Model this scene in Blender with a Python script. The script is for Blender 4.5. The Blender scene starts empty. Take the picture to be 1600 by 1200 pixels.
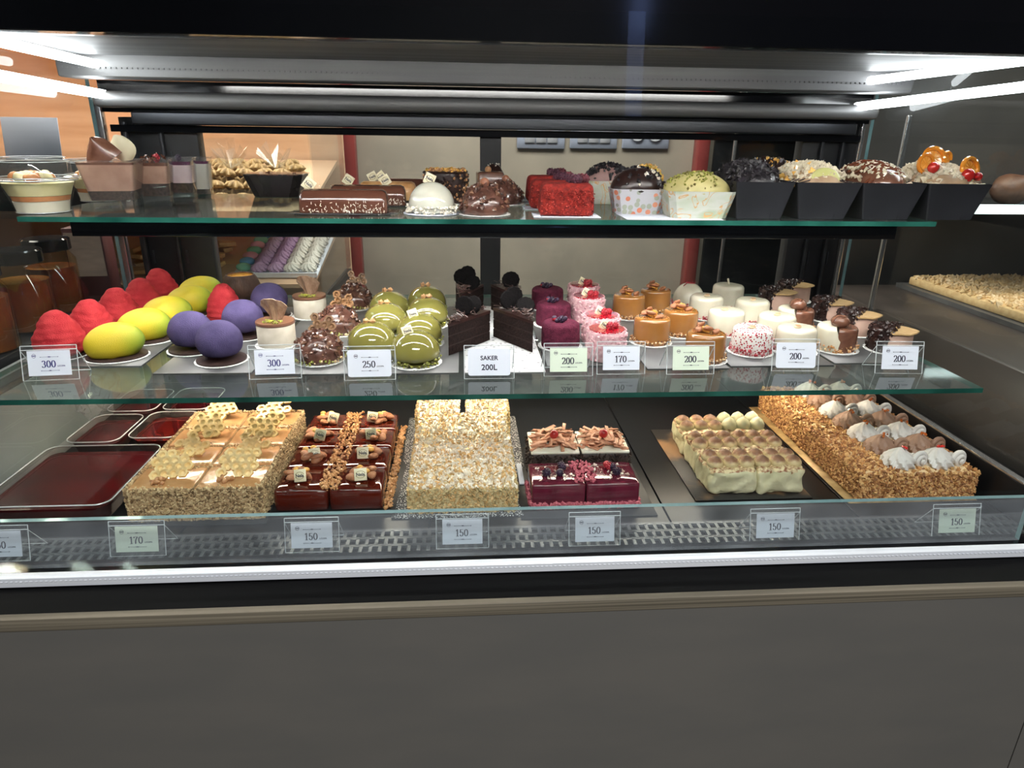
import bpy, math, random
from math import sin, cos, pi, radians as rad
from mathutils import Vector, Matrix, noise
random.seed(7)
SC = bpy.context.scene
COL = SC.collection
# ------------------------------------------------------------------ camera
F = 1057.0
_b = Vector((-78, -395, F)).normalized()
_a = Vector((15200, -170, F)); _a = (_a - _a.dot(_b) * _b).normalized()
_c = _a.cross(_b)
if _c.y > 0: _c = -_c
def ray(u, v):
    q = Vector((u - 800, v - 600, F)); return Vector((_a.dot(q), _b.dot(q), _c.dot(q)))
def atz(u, v, z):
    d = ray(u, v); return d * (z / d.z)
def aty(u, v, y):
    d = ray(u, v); return d * (y / d.y)
right = Vector((_a.x, _b.x, _c.x)); down = Vector((_a.y, _b.y, _c.y)); fwd = Vector((_a.z, _b.z, _c.z))
cam = bpy.data.cameras.new('camera'); co = bpy.data.objects.new('camera', cam); COL.objects.link(co)
M4 = Matrix((right, -down, -fwd)).transposed().to_4x4(); co.matrix_world = M4
cam.sensor_fit = 'HORIZONTAL'; cam.sensor_width = 36; cam.lens = 36 * F / 1600; cam.clip_start = 0.02
SC.camera = co
# ------------------------------------------------------------------ world, exposure
w = bpy.data.worlds.new('world'); SC.world = w; w.use_nodes = True
w.node_tree.nodes['Background'].inputs[0].default_value = (0.55, 0.62, 0.75, 1)
w.node_tree.nodes['Background'].inputs[1].default_value = 0.03
SC.view_settings.view_transform = 'Standard'; SC.view_settings.look = 'None'
SC.view_settings.exposure = 0.25; SC.view_settings.gamma = 1
SC.cycles.transparent_max_bounces = 32
SC.cycles.max_bounces = 8
SC.cycles.caustics_reflective = False; SC.cycles.caustics_refractive = False
SC.cycles.sample_clamp_indirect = 4
# shop ceiling lamps and added fill lights (outside the case)
def area(name, loc, sx, sy, power, color=(1, 1, 1), rot=(0, 0, 0)):
    l = bpy.data.lights.new(name, 'AREA'); l.shape = 'RECTANGLE'; l.size = sx; l.size_y = sy; l.energy = power; l.color = color
    o = bpy.data.objects.new(name, l); COL.objects.link(o); o.location = loc; o.rotation_euler = rot
    return o
area('bin_fill', (-1.05, 2.05, .285), 1.2, 0.06, 9, (1.0, 0.9, 0.78), (rad(-20), 0, 0))  # unseen fill light added to brighten the wooden biscuit bins
area('neighbour_fill', (1.7, 1.55, .28), 1.0, 0.1, 5, (1.0, 0.93, 0.82))  # unseen fill light added to brighten the neighbour's crumble tray
L_TOP, L_UP, L_MID, L_TUBE = 80, 42, 62, 14      # radiance of the case's own LED strips
area('shop_ceiling_light', (0.3, -1.2, 1.35), 1.6, 0.5, 80, (1.0, 0.985, 0.96))
area('back_room_light', (0.0, 2.05, 1.0), 1.8, 0.4, 52, (1.0, 0.95, 0.88))
area('side_room_light', (-1.5, 1.6, 0.8), 0.6, 0.6, 14, (1.0, 0.9, 0.78))
# ------------------------------------------------------------------ materials
def C(r, g, b):
    f = lambda x: ((x / 255 + 0.055) / 1.055) ** 2.4 if x > 10 else x / 255 / 12.92
    return (f(r), f(g), f(b), 1)
MATS = {}
def mat(name, c1, c2=None, scale=60, rough=0.5, bump=0, bscale=None, metal=0, coat=0, spec=0.5, lo=0.35, hi=0.65, sss=0, stretch=None, alpha=None, sheen=0, c3=None):
    if name in MATS: return MATS[name]
    m = bpy.data.materials.new(name); m.use_nodes = True; nt = m.node_tree; N = nt.nodes; L = nt.links
    P = N['Principled BSDF']
    P.inputs['Roughness'].default_value = rough; P.inputs['Metallic'].default_value = metal
    P.inputs['Coat Weight'].default_value = coat; P.inputs['Coat Roughness'].default_value = 0.05
    P.inputs['Specular IOR Level'].default_value = spec
    if sss:
        P.inputs['Subsurface Weight'].default_value = sss; P.inputs['Subsurface Radius'].default_value = (.6, .4, .3); P.inputs['Subsurface Scale'].default_value = 0.008
    if sheen: P.inputs['Sheen Weight'].default_value = sheen
    tc = N.new('ShaderNodeTexCoord'); src = tc.outputs['Object']
    if stretch:
        mp = N.new('ShaderNodeMapping'); mp.inputs['Scale'].default_value = stretch; L.new(src, mp.inputs['Vector']); src = mp.outputs[0]
    nz = N.new('ShaderNodeTexNoise'); nz.inputs['Scale'].default_value = scale; nz.inputs['Detail'].default_value = 4; L.new(src, nz.inputs['Vector'])
    cr = N.new('ShaderNodeValToRGB'); cr.color_ramp.elements[0].position = lo; cr.color_ramp.elements[1].position = hi
    cr.color_ramp.elements[0].color = c1; cr.color_ramp.elements[1].color = c2 or c1
    if c3: e = cr.color_ramp.elements.new((lo + hi) / 2); e.color = c3
    L.new(nz.outputs[0], cr.inputs[0]); L.new(cr.outputs[0], P.inputs['Base Color'])
    if bump:
        nb = N.new('ShaderNodeTexNoise'); nb.inputs['Scale'].default_value = bscale or scale; nb.inputs['Detail'].default_value = 5; L.new(src, nb.inputs['Vector'])
        bp = N.new('ShaderNodeBump'); bp.inputs['Strength'].default_value = bump; bp.inputs['Distance'].default_value = 0.002
        L.new(nb.outputs[0], bp.inputs['Height']); L.new(bp.outputs[0], P.inputs['Normal'])
    MATS[name] = m; return m
def grad_mat(name, cols, axis, p0, p1, rough=0.5, bump=0.0, bscale=200, noise_amt=0.15, nscale=40):
    """colour that belongs to the thing: a ramp along an object axis, broken up by noise"""
    if name in MATS: return MATS[name]
    m = mat(name, cols[0][1], rough=rough, bump=bump, bscale=bscale); nt = m.node_tree; N = nt.nodes; L = nt.links
    P = N['Principled BSDF']; tc = N['Texture Coordinate']
    sep = N.new('ShaderNodeSeparateXYZ'); L.new(tc.outputs['Object'], sep.inputs[0])
    mr = N.new('ShaderNodeMapRange'); mr.inputs[1].default_value = p0; mr.inputs[2].default_value = p1; L.new(sep.outputs[axis], mr.inputs[0])
    nz = N.new('ShaderNodeTexNoise'); nz.inputs['Scale'].default_value = nscale; L.new(tc.outputs['Object'], nz.inputs['Vector'])
    ma = N.new('ShaderNodeMath'); ma.operation = 'MULTIPLY_ADD'; ma.inputs[1].default_value = noise_amt * 2; L.new(nz.outputs[0], ma.inputs[0]); L.new(mr.outputs[0], ma.inputs[2])
    sb = N.new('ShaderNodeMath'); sb.operation = 'SUBTRACT'; sb.inputs[1].default_value = noise_amt; L.new(ma.outputs[0], sb.inputs[0])
    cr = N.new('ShaderNodeValToRGB'); e = cr.color_ramp.elements
    e[0].position = cols[0][0]; e[0].color = cols[0][1]; e[1].position = cols[-1][0]; e[1].color = cols[-1][1]
    for p, c in cols[1:-1]: x = e.new(p); x.color = c
    L.new(sb.outputs[0], cr.inputs[0]); L.new(cr.outputs[0], P.inputs['Base Color'])
    return m
def dots_mat(name, base, cols, scale, rad_, rough=0.5):
    if name in MATS: return MATS[name]
    m = mat(name, base, rough=rough); nt = m.node_tree; N = nt.nodes; L = nt.links; P = N['Principled BSDF']; tc = N['Texture Coordinate']
    vo = N.new('ShaderNodeTexVoronoi'); vo.inputs['Scale'].default_value = scale; vo.inputs['Randomness'].default_value = 0.7; L.new(tc.outputs['Object'], vo.inputs['Vector'])
    lt = N.new('ShaderNodeMath'); lt.operation = 'LESS_THAN'; lt.inputs[1].default_value = rad_; L.new(vo.outputs['Distance'], lt.inputs[0])
    sp = N.new('ShaderNodeSeparateColor'); L.new(vo.outputs['Color'], sp.inputs[0])
    cr = N.new('ShaderNodeValToRGB'); cr.color_ramp.interpolation = 'CONSTANT'; e = cr.color_ramp.elements
    e[0].color = cols[0]; e[1].color = cols[1]; e[1].position = 1 / len(cols)
    for i, c in enumerate(cols[2:]): x = e.new((i + 2) / len(cols)); x.color = c
    L.new(sp.outputs[0], cr.inputs[0])
    mx = N.new('ShaderNodeMix'); mx.data_type = 'RGBA'; L.new(lt.outputs[0], mx.inputs[0]); mx.inputs[6].default_value = base; L.new(cr.outputs[0], mx.inputs[7])
    L.new(mx.outputs[2], P.inputs['Base Color']); return m
def clear(name, tint=(1, 1, 1), ior=1.45, rough=0.02, haze=0.0, hazec=(0.8, 0.85, 0.85, 1)):
    """thin sheet of glass or clear plastic: see-through with a Fresnel reflection"""
    if name in MATS: return MATS[name]
    m = bpy.data.materials.new(name); m.use_nodes = True; nt = m.node_tree; N = nt.nodes; L = nt.links; N.clear()
    o = N.new('ShaderNodeOutputMaterial'); t = N.new('ShaderNodeBsdfTransparent'); t.inputs[0].default_value = (*tint, 1)
    g = N.new('ShaderNodeBsdfGlossy'); g.inputs['Roughness'].default_value = rough
    fr = N.new('ShaderNodeFresnel'); fr.inputs[0].default_value = ior
    geo = N.new('ShaderNodeNewGeometry'); sw = N.new('ShaderNodeMath'); sw.operation = 'MULTIPLY'  # only the outer side of each face mirrors
    inv = N.new('ShaderNodeMath'); inv.operation = 'SUBTRACT'; inv.inputs[0].default_value = 1; L.new(geo.outputs['Backfacing'], inv.inputs[1])
    L.new(fr.outputs[0], sw.inputs[0]); L.new(inv.outputs[0], sw.inputs[1])
    mx = N.new('ShaderNodeMixShader'); L.new(sw.outputs[0], mx.inputs[0]); 
    if haze:
        d = N.new('ShaderNodeBsdfDiffuse'); d.inputs[0].default_value = hazec; mh = N.new('ShaderNodeMixShader'); mh.inputs[0].default_value = haze
        nz = N.new('ShaderNodeTexNoise'); nz.inputs['Scale'].default_value = 14; tc = N.new('ShaderNodeTexCoord'); L.new(tc.outputs['Object'], nz.inputs['Vector'])
        mm = N.new('ShaderNodeMath'); mm.operation = 'MULTIPLY'; mm.inputs[1].default_value = haze * 2; L.new(nz.outputs[0], mm.inputs[0]); L.new(mm.outputs[0], mh.inputs[0])
        L.new(t.outputs[0], mh.inputs[1]); L.new(d.outputs[0], mh.inputs[2]); L.new(mh.outputs[0], mx.inputs[1])
    else: L.new(t.outputs[0], mx.inputs[1])
    L.new(g.outputs[0], mx.inputs[2]); L.new(mx.outputs[0], o.inputs[0]); MATS[name] = m; return m
def glow(name, col, strength):
    m = bpy.data.materials.new(name); m.use_nodes = True; nt = m.node_tree; nt.nodes.clear()
    e = nt.nodes.new('ShaderNodeEmission'); e.inputs[0].default_value = (*col, 1); e.inputs[1].default_value = strength
    o = nt.nodes.new('ShaderNodeOutputMaterial'); nt.links.new(e.outputs[0], o.inputs[0]); MATS[name] = m; return m
# ------------------------------------------------------------------ mesh builder
_rng = random.Random(11)
U = _rng.uniform
OCT = [(1, 0, 0), (-1, 0, 0), (0, 1, 0), (0, -1, 0), (0, 0, 1), (0, 0, -1)]
OCF = [(0, 2, 4), (2, 1, 4), (1, 3, 4), (3, 0, 4), (2, 0, 5), (1, 2, 5), (3, 1, 5), (0, 3, 5)]
def rotm(rx, ry, rz): return Matrix.Rotation(rz, 3, 'Z') @ Matrix.Rotation(ry, 3, 'Y') @ Matrix.Rotation(rx, 3, 'X')
class MB:
    def __init__(s): s.v = []; s.f = []; s.m = []
    def add(s, vs, fs, m=0):
        k = len(s.v); s.v += [Vector(p) for p in vs]; s.f += [tuple(i + k for i in f) for f in fs]; s.m += [m] * len(fs); return s
    def mark(s): return len(s.v)
    def xf(s, k=0, loc=(0, 0, 0), rot=(0, 0, 0), sc=(1, 1, 1)):
        R = rotm(*rot); l = Vector(loc)
        for i in range(k, len(s.v)): p = s.v[i]; s.v[i] = R @ Vector((p.x * sc[0], p.y * sc[1], p.z * sc[2])) + l
        return s
    def disp(s, amt, freq, k=0, seed=0, flat=False):
        for i in range(k, len(s.v)):
            p = s.v[i]; d = noise.noise_vector(p * freq + Vector((seed, seed * 2, 3))) * amt
            if flat: d.z *= 0 if p.z < 0.002 else 1
            s.v[i] = p + d
            if flat and s.v[i].z < 0: s.v[i].z = 0
        return s
    def box(s, x0, x1, y0, y1, z0, z1, m=0):
        return s.add([(x0, y0, z0), (x1, y0, z0), (x1, y1, z0), (x0, y1, z0), (x0, y0, z1), (x1, y0, z1), (x1, y1, z1), (x0, y1, z1)],
                     [(3, 2, 1, 0), (4, 5, 6, 7), (0, 1, 5, 4), (1, 2, 6, 5), (2, 3, 7, 6), (3, 0, 4, 7)], m)
    def rbox(s, x0, x1, y0, y1, z0, z1, r=0.004, n=6, m=0, nz=None):
        """rounded box, n cells per side"""
        c = Vector(((x0 + x1) / 2, (y0 + y1) / 2, (z0 + z1) / 2)); h = Vector(((x1 - x0) / 2, (y1 - y0) / 2, (z1 - z0) / 2)); r = min(r, h.x, h.y, h.z)
        nn = (n, n, nz or max(3, n // 2)); idx = {}; vs = []; fs = []
        def tick(i, N, H):      # cells crowd at the edges
            if N < 3: return -H + 2 * H * i / N
            if i == 0: return -H
            if i == N: return H
            a = -H + r; b = H - r
            if i == 1: return -H + r * 0.4
            if i == N - 1: return H - r * 0.4
            return a + (b - a) * (i - 2) / max(1, N - 4) if N > 4 else 0
        def V(i, j, k):
            q = (i, j, k)
            if q not in idx:
                p = Vector((tick(i, nn[0], h.x), tick(j, nn[1], h.y), tick(k, nn[2], h.z)))
                inn = Vector((max(-h.x + r, min(h.x - r, p.x)), max(-h.y + r, min(h.y - r, p.y)), max(-h.z + r, min(h.z - r, p.z))))
                d = p - inn
                if d.length > 1e-9: p = inn + d.normalized() * r
                idx[q] = len(vs); vs.append(p + c)
            return idx[q]
        for a, b, cc in ((0, 1, 2), (1, 2, 0), (2, 0, 1)):
            for i in range(nn[a]):
                for j in range(nn[b]):
                    for e in (0, nn[cc]):
                        def g(p, q):
                            t = [0, 0, 0]; t[a] = p; t[b] = q; t[cc] = e; return V(*t)
                        f = (g(i, j), g(i + 1, j), g(i + 1, j + 1), g(i, j + 1))
                        fs.append(f if e else f[::-1])
        return s.add(vs, fs, m)
    def lathe(s, prof, seg=32, m=0, wob=None, c=(0, 0)):
        """profile of (r, z), bottom to top"""
        vs = []; fs = []; n = len(prof)
        for r, z in prof:
            for k in range(seg):
                a = 2 * pi * k / seg; rr = r * (wob(a, z) if wob else 1); vs.append((c[0] + rr * cos(a), c[1] + rr * sin(a), z))
        for i in range(n - 1):
            for k in range(seg): k2 = (k + 1) % seg; fs.append((i * seg + k, i * seg + k2, (i + 1) * seg + k2, (i + 1) * seg + k))
        if prof[0][0] > 1e-6: fs.append(tuple(range(seg))[::-1])
        if prof[-1][0] > 1e-6: fs.append(tuple((n - 1) * seg + k for k in range(seg)))
        return s.add(vs, fs, m)
    def ell(s, c, r, seg=12, rings=8, m=0, rot=(0, 0, 0)):
        k = s.mark(); s.lathe([(max(1e-4, sin(pi * i / rings)), -cos(pi * i / rings)) for i in range(rings + 1)], seg, m)
        return s.xf(k, c, rot, r if hasattr(r, '__len__') else (r, r, r))
    def nug(s, c, z, m=0, flat=1.0, j=0.35):
        R = rotm(U(0, 6), U(0, 6), U(0, 6)); c = Vector(c)
        return s.add([c + R @ Vector((p[0] * z * U(1 - j, 1 + j), p[1] * z * U(1 - j, 1 + j), p[2] * z * flat * U(1 - j, 1 + j))) for p in OCT], OCF, m)
    def tube(s, pts, r, seg=8, m=0, cap=True):
        pts = [Vector(p) for p in pts]; vs = []; fs = []; n = len(pts)
        for i, p in enumerate(pts):
            t = (pts[min(i + 1, n - 1)] - pts[max(i - 1, 0)]).normalized(); a = t.orthogonal().normalized() if i == 0 else (a - a.dot(t) * t).normalized(); b2 = t.cross(a)
            rr = r[i] if hasattr(r, '__len__') else r
            for k in range(seg): q = 2 * pi * k / seg; vs.append(p + (a * cos(q) + b2 * sin(q)) * rr)
        for i in range(n - 1):
            for k in range(seg): k2 = (k + 1) % seg; fs.append((i * seg + k, i * seg + k2, (i + 1) * seg + k2, (i + 1) * seg + k))
        if cap: fs += [tuple(range(seg))[::-1], tuple((n - 1) * seg + k for k in range(seg))]
        return s.add(vs, fs, m)
    def prism(s, poly, z0, z1, m=0):
        n = len(poly); vs = [(x, y, z0) for x, y in poly] + [(x, y, z1) for x, y in poly]
        return s.add(vs, [tuple(range(n))[::-1], tuple(range(n, 2 * n))] + [(i, (i + 1) % n, (i + 1) % n + n, i + n) for i in range(n)], m)
    def frus(s, bx, by, tx, ty, z0, z1, m=0, open_=False, chamf=0.0):
        def oct_(x, y, c): return [(-x + c, -y), (x - c, -y), (x, -y + c), (x, y - c), (x - c, y), (-x + c, y), (-x, y - c), (-x, -y + c)]
        a = oct_(bx, by, chamf); b = oct_(tx, ty, chamf); n = 8
        fs = [tuple(range(n))[::-1]] + [(i, (i + 1) % n, (i + 1) % n + n, i + n) for i in range(n)] + ([] if open_ else [tuple(range(n, 2 * n))])
        return s.add([(x, y, z0) for x, y in a] + [(x, y, z1) for x, y in b], fs, m)
    def scatter(s, fn, n, z0, z1, m=0, flat=1.0, ms=None):
        for _ in range(n): s.nug(fn(), U(z0, z1), _rng.choice(ms) if ms else m, flat)
        return s
    def mesh(s, name, mats, ang=40):
        me = bpy.data.meshes.new(name); me.from_pydata([tuple(p) for p in s.v], [], s.f)
        for x in (mats if isinstance(mats, (list, tuple)) else [mats]): me.materials.append(x)
        me.polygons.foreach_set('material_index', s.m); me.polygons.foreach_set('use_smooth', [True] * len(s.f)); me.update()
        me.set_sharp_from_angle(angle=rad(ang)); return me
def link(name, me, parent=None, loc=(0, 0, 0), rot=(0, 0, 0)):
    o = bpy.data.objects.new(name, me); COL.objects.link(o); o.parent = parent; o.location = loc; o.rotation_euler = rot; return o
def tag(o, label=None, cat=None, group=None, kind=None):
    if label: o['label'] = label
    if cat: o['category'] = cat
    if group: o['group'] = group
    if kind: o['kind'] = kind
    return o
RELAX = None
RAD = {'raspberry_mousse_cake': .0445, 'mango_mousse_cake': .0488, 'blueberry_mousse_cake': .044, 'chocolate_coconut_cake': .039, 'caramel_mousse_cake': .0395, 'hazelnut_chocolate_dome': .0455, 'pistachio_glazed_dome': .0455,
       'blackcurrant_velvet_cake': .0415, 'pink_jelly_cake': .0378, 'caramel_glazed_cake': .0405, 'white_glazed_cake': .0415, 'half_white_half_chocolate_cake': .0425, 'chocolate_crunch_mousse_cake': .044}
def relax():
    """nudge neighbouring small cakes apart until their cards no longer overlap"""
    for _ in range(400):
        mv = 0
        for i, (a, ra) in enumerate(RELAX):
            for b, rb in RELAX[i + 1:]:
                d = b.location - a.location; d.z = 0; need = ra + rb + .0008 - d.length
                if need > 0: u = d.normalized() * need * .52; a.location -= u; b.location += u; mv = 1
            a.location.x = max(-.738 + ra, min(.832 - ra, a.location.x)); a.location.y = min(1.62 - ra, a.location.y)
        if not mv: break
class Kind:
    """a thing and its parts; put() makes one more of it, every part copied"""
    def __init__(s, name, cat): s.name = name; s.cat = cat; s.parts = []; s.single = None; s.first = None
    def part(s, name, mb, mats, parent=None, label=None, ang=40):
        s.parts.append((name, mb.mesh(name, mats, ang) if isinstance(mb, MB) else mb, parent, label)); return len(s.parts) - 1
    def put(s, loc, rz=0, label=None, group=None, sc=1, skip=(), rx=0, ry=0):
        if len(s.parts) == 1: root = link(s.name, s.parts[0][1])
        else:
            root = link(s.name, None); made = []
            for i, (n, me, par, lb) in enumerate(s.parts):
                if n in skip: made.append(None); continue
                o = link(n, me, root if par is None else made[par]); made.append(o)
                if lb: o['label'] = lb
        if RELAX is not None and s.name in RAD: RELAX.append((root, RAD[s.name]))
        root.location = loc; root.rotation_euler = (rx, ry, rz); root.scale = (sc, sc, sc) if not hasattr(sc, '__len__') else sc
        return tag(root, label, s.cat, group)
def T(cx, ytop, z, h, back=0.0):            # stand a thing of height h on plane z with its top at this pixel
    p = atz(cx, ytop, z + h); return Vector((p.x, p.y - back, z))
def B(cx, ybot, z, r=0.0):                  # front foot of the thing at this pixel
    p = atz(cx, ybot, z); return Vector((p.x * (p.y + r) / p.y, p.y + r, z))
def struct(name, mb, m, parent=None, ang=30):
    o = link(name, mb.mesh(name, m, ang), parent)
    if parent is None: o['kind'] = 'structure'
    return o
# ------------------------------------------------------------------ lettering
def text_mesh(s, size, name='lettering', align='CENTER'):
    cu = bpy.data.curves.new('t', 'FONT'); cu.body = s; cu.size = size; cu.align_x = align; cu.extrude = 0.00015; cu.offset = size * .022; cu.resolution_u = 3
    o = bpy.data.objects.new('t', cu); COL.objects.link(o); bpy.context.view_layer.update()
    me = bpy.data.meshes.new_from_object(o.evaluated_get(bpy.context.evaluated_depsgraph_get()))
    bpy.data.objects.remove(o); bpy.data.curves.remove(cu)
    mb = MB(); mb.add([v.co for v in me.vertices], [tuple(p.vertices) for p in me.polygons]); bpy.data.meshes.remove(me); return mb
def arc(cx, cy, rx, ry, a0, a1, n=14): return [(cx + rx * cos(rad(a0 + (a1 - a0) * i / n)), cy + ry * sin(rad(a0 + (a1 - a0) * i / n))) for i in range(n + 1)]
DIG = {'0': [arc(.3, .5, .22, .46, 90, 450, 26)],
       '1': [[(.3, .02), (.3, .97)], [(.12, .8), (.3, .97)], [(.12, .02), (.48, .02)]],
       '2': [arc(.3, .7, .2, .26, 170, -30, 14) + [(.12, .04)], [(.12, .05), (.52, .05)], [(.52, .05), (.54, .22)]],
       '3': [arc(.29, .74, .18, .22, 160, -90, 14), arc(.29, .27, .21, .25, 90, -160, 14)],
       '5': [[(.5, .95), (.16, .95)], [(.16, .95), (.14, .52)], arc(.29, .32, .21, .28, 130, -160, 16)],
       '7': [[(.1, .95), (.52, .95)], [(.52, .95), (.3, .5), (.26, .02)], [(.1, .95), (.1, .8)]]}
def digits(s, h):
    """narrow book-face numerals with thick uprights and hairlines"""
    mb = MB(); x = 0
    for ch in s:
        for st in DIG[ch]:
            for (x0, y0), (x1, y1) in zip(st, st[1:]):
                a = math.atan2(y1 - y0, x1 - x0); wd = 0.025 + 0.055 * abs(sin(a)) ** 1.5
                nx, ny = -sin(a) * wd, cos(a) * wd; ex, ey = cos(a) * .015, sin(a) * .015
                q = [(x0 - ex - nx, y0 - ey - ny), (x1 + ex - nx, y1 + ey - ny), (x1 + ex + nx, y1 + ey + ny), (x0 - ex + nx, y0 - ey + ny)]
                mb.prism([((x + px) * h, py * h) for px, py in q], 0, 0.0002)
        x += 0.62 if ch != '1' else 0.56
    mb.xf(0, (-x * h / 2, -h / 2, 0)); return mb
# ================================================================== MATERIAL LIST
glass_pane = clear('pane_glass', (0.93, 0.955, 0.95), 1.35, 0.01, haze=0.006)
glass_front = clear('front_glass', (0.97, 0.98, 0.98), 1.3, 0.01)
glass_low = clear('low_glass', (0.90, 0.94, 0.95), 1.5, 0.03, haze=0.085, hazec=(.8, .85, .92, 1))  # diffuse haze stands in for the milky reflections on this pane
glass_shelf_m = clear('shelf_glass', (0.72, 0.79, 0.77), 1.75, 0.06, haze=0.06, hazec=(0.5, 0.55, 0.53, 1))
glass_edge = mat('glass_edge', C(16, 62, 54), C(48, 112, 98), 9, 0.15, stretch=(1, 1, 1), coat=0.6)
low_edge = mat('low_glass_edge', C(96, 130, 134), C(120, 152, 155), 9, 0.2, coat=0.5)
acryl = clear('acrylic', (0.97, 0.98, 0.98), 1.5, 0.02, haze=0.02, hazec=(1, 1, 1, 1))
acryl_edge = mat('acrylic_edge', C(215, 220, 222), rough=0.2, coat=0.5)
plast = clear('clear_plastic', (0.97, 0.97, 0.96), 1.55, 0.06, haze=0.03, hazec=(1, 1, 1, 1))
black_gloss = mat('black_gloss', C(9, 10, 13), C(14, 15, 19), 3, 0.1, spec=0.5)
black_matt = mat('black_matt', C(20, 21, 24), C(28, 29, 32), 30, 0.45, bump=0.05, bscale=300)
black_deck = mat('black_deck', C(9, 10, 12), C(15, 16, 19), 6, 0.3, bump=0.03, bscale=90, spec=0.3)
grey_metal = mat('grey_metal', C(104, 104, 105), C(124, 124, 123), 4, 0.5, metal=0.6, stretch=(0.3, 8, 8))
dark_metal = mat('dark_metal', C(58, 60, 64), C(74, 76, 80), 4, 0.35, metal=0.7, stretch=(0.3, 8, 8))
alu = mat('aluminium', C(228, 234, 244), C(240, 244, 250), 5, 0.35, metal=0.1, stretch=(0.3, 30, 30))
chrome = mat('chrome', C(190, 190, 192), C(215, 215, 215), 4, 0.22, metal=0.9)
white_card = mat('white_paper', C(226, 231, 242), rough=0.7)
green_card = mat('green_paper', C(222, 234, 214), rough=0.7)
ink = mat('ink', C(40, 40, 62), rough=0.8)
ink_blue = mat('blue_ink', C(52, 52, 120), rough=0.8)
doily = mat('doily_paper', C(232, 232, 230), C(150, 150, 150), 240, 0.8, lo=0.55, hi=0.7)
choc_disc = mat('chocolate_base', C(44, 30, 28), C(66, 46, 40), 120, 0.6, bump=0.4, bscale=300)
silver = mat('silver_board', C(92, 92, 93), C(120, 120, 119), 8, 0.42, metal=0.5)
gold_board = mat('gold_board', C(190, 160, 110), C(150, 118, 74), 50, 0.4, metal=0.3)
nut = mat('nut_brown', C(176, 124, 82), C(206, 158, 112), 90, 0.5, bump=0.4, bscale=200)
nut2 = mat('nut_pale', C(222, 188, 140), C(240, 214, 170), 90, 0.5)
almond_m = mat('almond_skin', C(140, 86, 56), C(172, 116, 80), 60, 0.45, bump=0.5, bscale=160, stretch=(1, 6, 6))
choco_d = mat('dark_chocolate', C(34, 20, 18), C(52, 32, 28), 60, 0.28, bump=0.2, bscale=150)
choco_m = mat('milk_chocolate', C(98, 62, 48), C(120, 80, 62), 60, 0.25, bump=0.1, bscale=150, coat=0.3)
pist = mat('pistachio', C(120, 128, 50), C(172, 170, 84), 150, 0.6)
cream = mat('cream', C(240, 234, 210), C(250, 246, 228), 40, 0.45, sss=0.1)
creamtag = mat('cream_chocolate', C(232, 222, 186), C(240, 232, 200), 60, 0.4)
gold_ink = mat('gold_ink', C(150, 138, 84), rough=0.6)
berry_d = mat('dark_berry', C(34, 26, 44), C(62, 40, 66), 180, 0.35, bump=0.4, bscale=300)
berry_r = mat('red_berry', C(150, 24, 40), C(186, 50, 62), 180, 0.35, bump=0.6, bscale=300)
gold_ch = mat('caramel_flake', C(224, 160, 66), C(244, 200, 110), 120, 0.35, coat=0.4)
wood_l = mat('pale_wood', C(214, 176, 142), C(230, 196, 164), 3, 0.5, stretch=(1, 1, 9))

# ================================================================== THE CASE
X0, X1 = -0.785, 0.945; YF, YB = 0.805, 1.65; ZD, ZM, ZU = -0.60, -0.373, -0.138
case = link('display_case', None, None, (0.06, 1.2, 0)); tag(case, 'long black refrigerated pastry case with glass front standing on the grey counter', 'display case')
def cpart(name, mb, m, label=None, parent=None, ang=30):
    if parent is None: mb.xf(0, (-0.06, -1.2, 0))
    else: mb.xf(0, (-0.06, -1.2, 0))
    o = link(name, mb.mesh(name, m, ang), parent or case)
    if label: o['label'] = label
    return o
# deck plates
seams = [-0.785, -0.45, -0.06, 0.337, 0.66, 0.90]
for a, b in zip(seams, seams[1:]): cpart('deck_plate', MB().rbox(a + .0012, b - .0012, 0.945, 1.645, ZD - .012, ZD, .0015, 4), black_deck)
# perforated air grille, real slots between bars
g = MB(); y0, y1 = 0.862, 0.943; nx = 118; dx = (X1 - X0) / nx
for k in range(5): yy = y0 + (y1 - y0) * k / 4; g.box(X0, X1, yy - .0028, yy + .0028, ZD - .004, ZD)
for r_ in range(4):
    for i in range(nx + 1):
        xx = X0 + dx * (i + (0.5 if r_ % 2 else 0)); ya = y0 + (y1 - y0) * r_ / 4
        if xx < X1 - .004: g.box(xx - .0026, xx + .0026, ya, ya + (y1 - y0) / 4, ZD - .004, ZD)
cpart('air_grille', g, mat('grille_metal', C(92, 96, 98), C(110, 114, 116), 6, 0.35, metal=0.6))
cpart('front_ledge', MB().box(X0, X1, 0.812, 0.86, ZD - .012, ZD).box(X0 - .0, X1, .812, .95, ZD - .1, ZD - .09), black_gloss)
# back frame: sill, side uprights, mullion, head bars
fr = MB()
fr.rbox(-0.60, 0.81, YB - .02, YB + .03, -0.60, -0.50, .004, 4); fr.rbox(0.04, 0.09, YB - .012, YB + .02, -0.50, 0.0, .004, 4)
fr.rbox(-0.75, -0.585, YB - .01, YB + .03, -0.60, 0.02, .004, 4); fr.rbox(0.80, 0.935, YB - .01, YB + .03, -0.60, 0.04, .004, 4)
cpart('rear_frame', fr, black_matt)
for x in (-0.735, -0.66, 0.845, 0.895):
    q = MB().rbox(x - .004, x + .004, YB - .022, YB - .010, -0.59, 0.01, .002, 4)
    for i in range(5): q.box(x + .012, x + .016, YB - .0115, YB - .0095, -0.52 + i * .11, -0.49 + i * .11)
    cpart('shelf_standard', q, dark_metal)
hb = MB()
hb.rbox(-0.76, 0.93, YB - .03, YB + .03, -0.012, 0.004, .003, 4)
cpart('door_track', hb, black_gloss)
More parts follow.
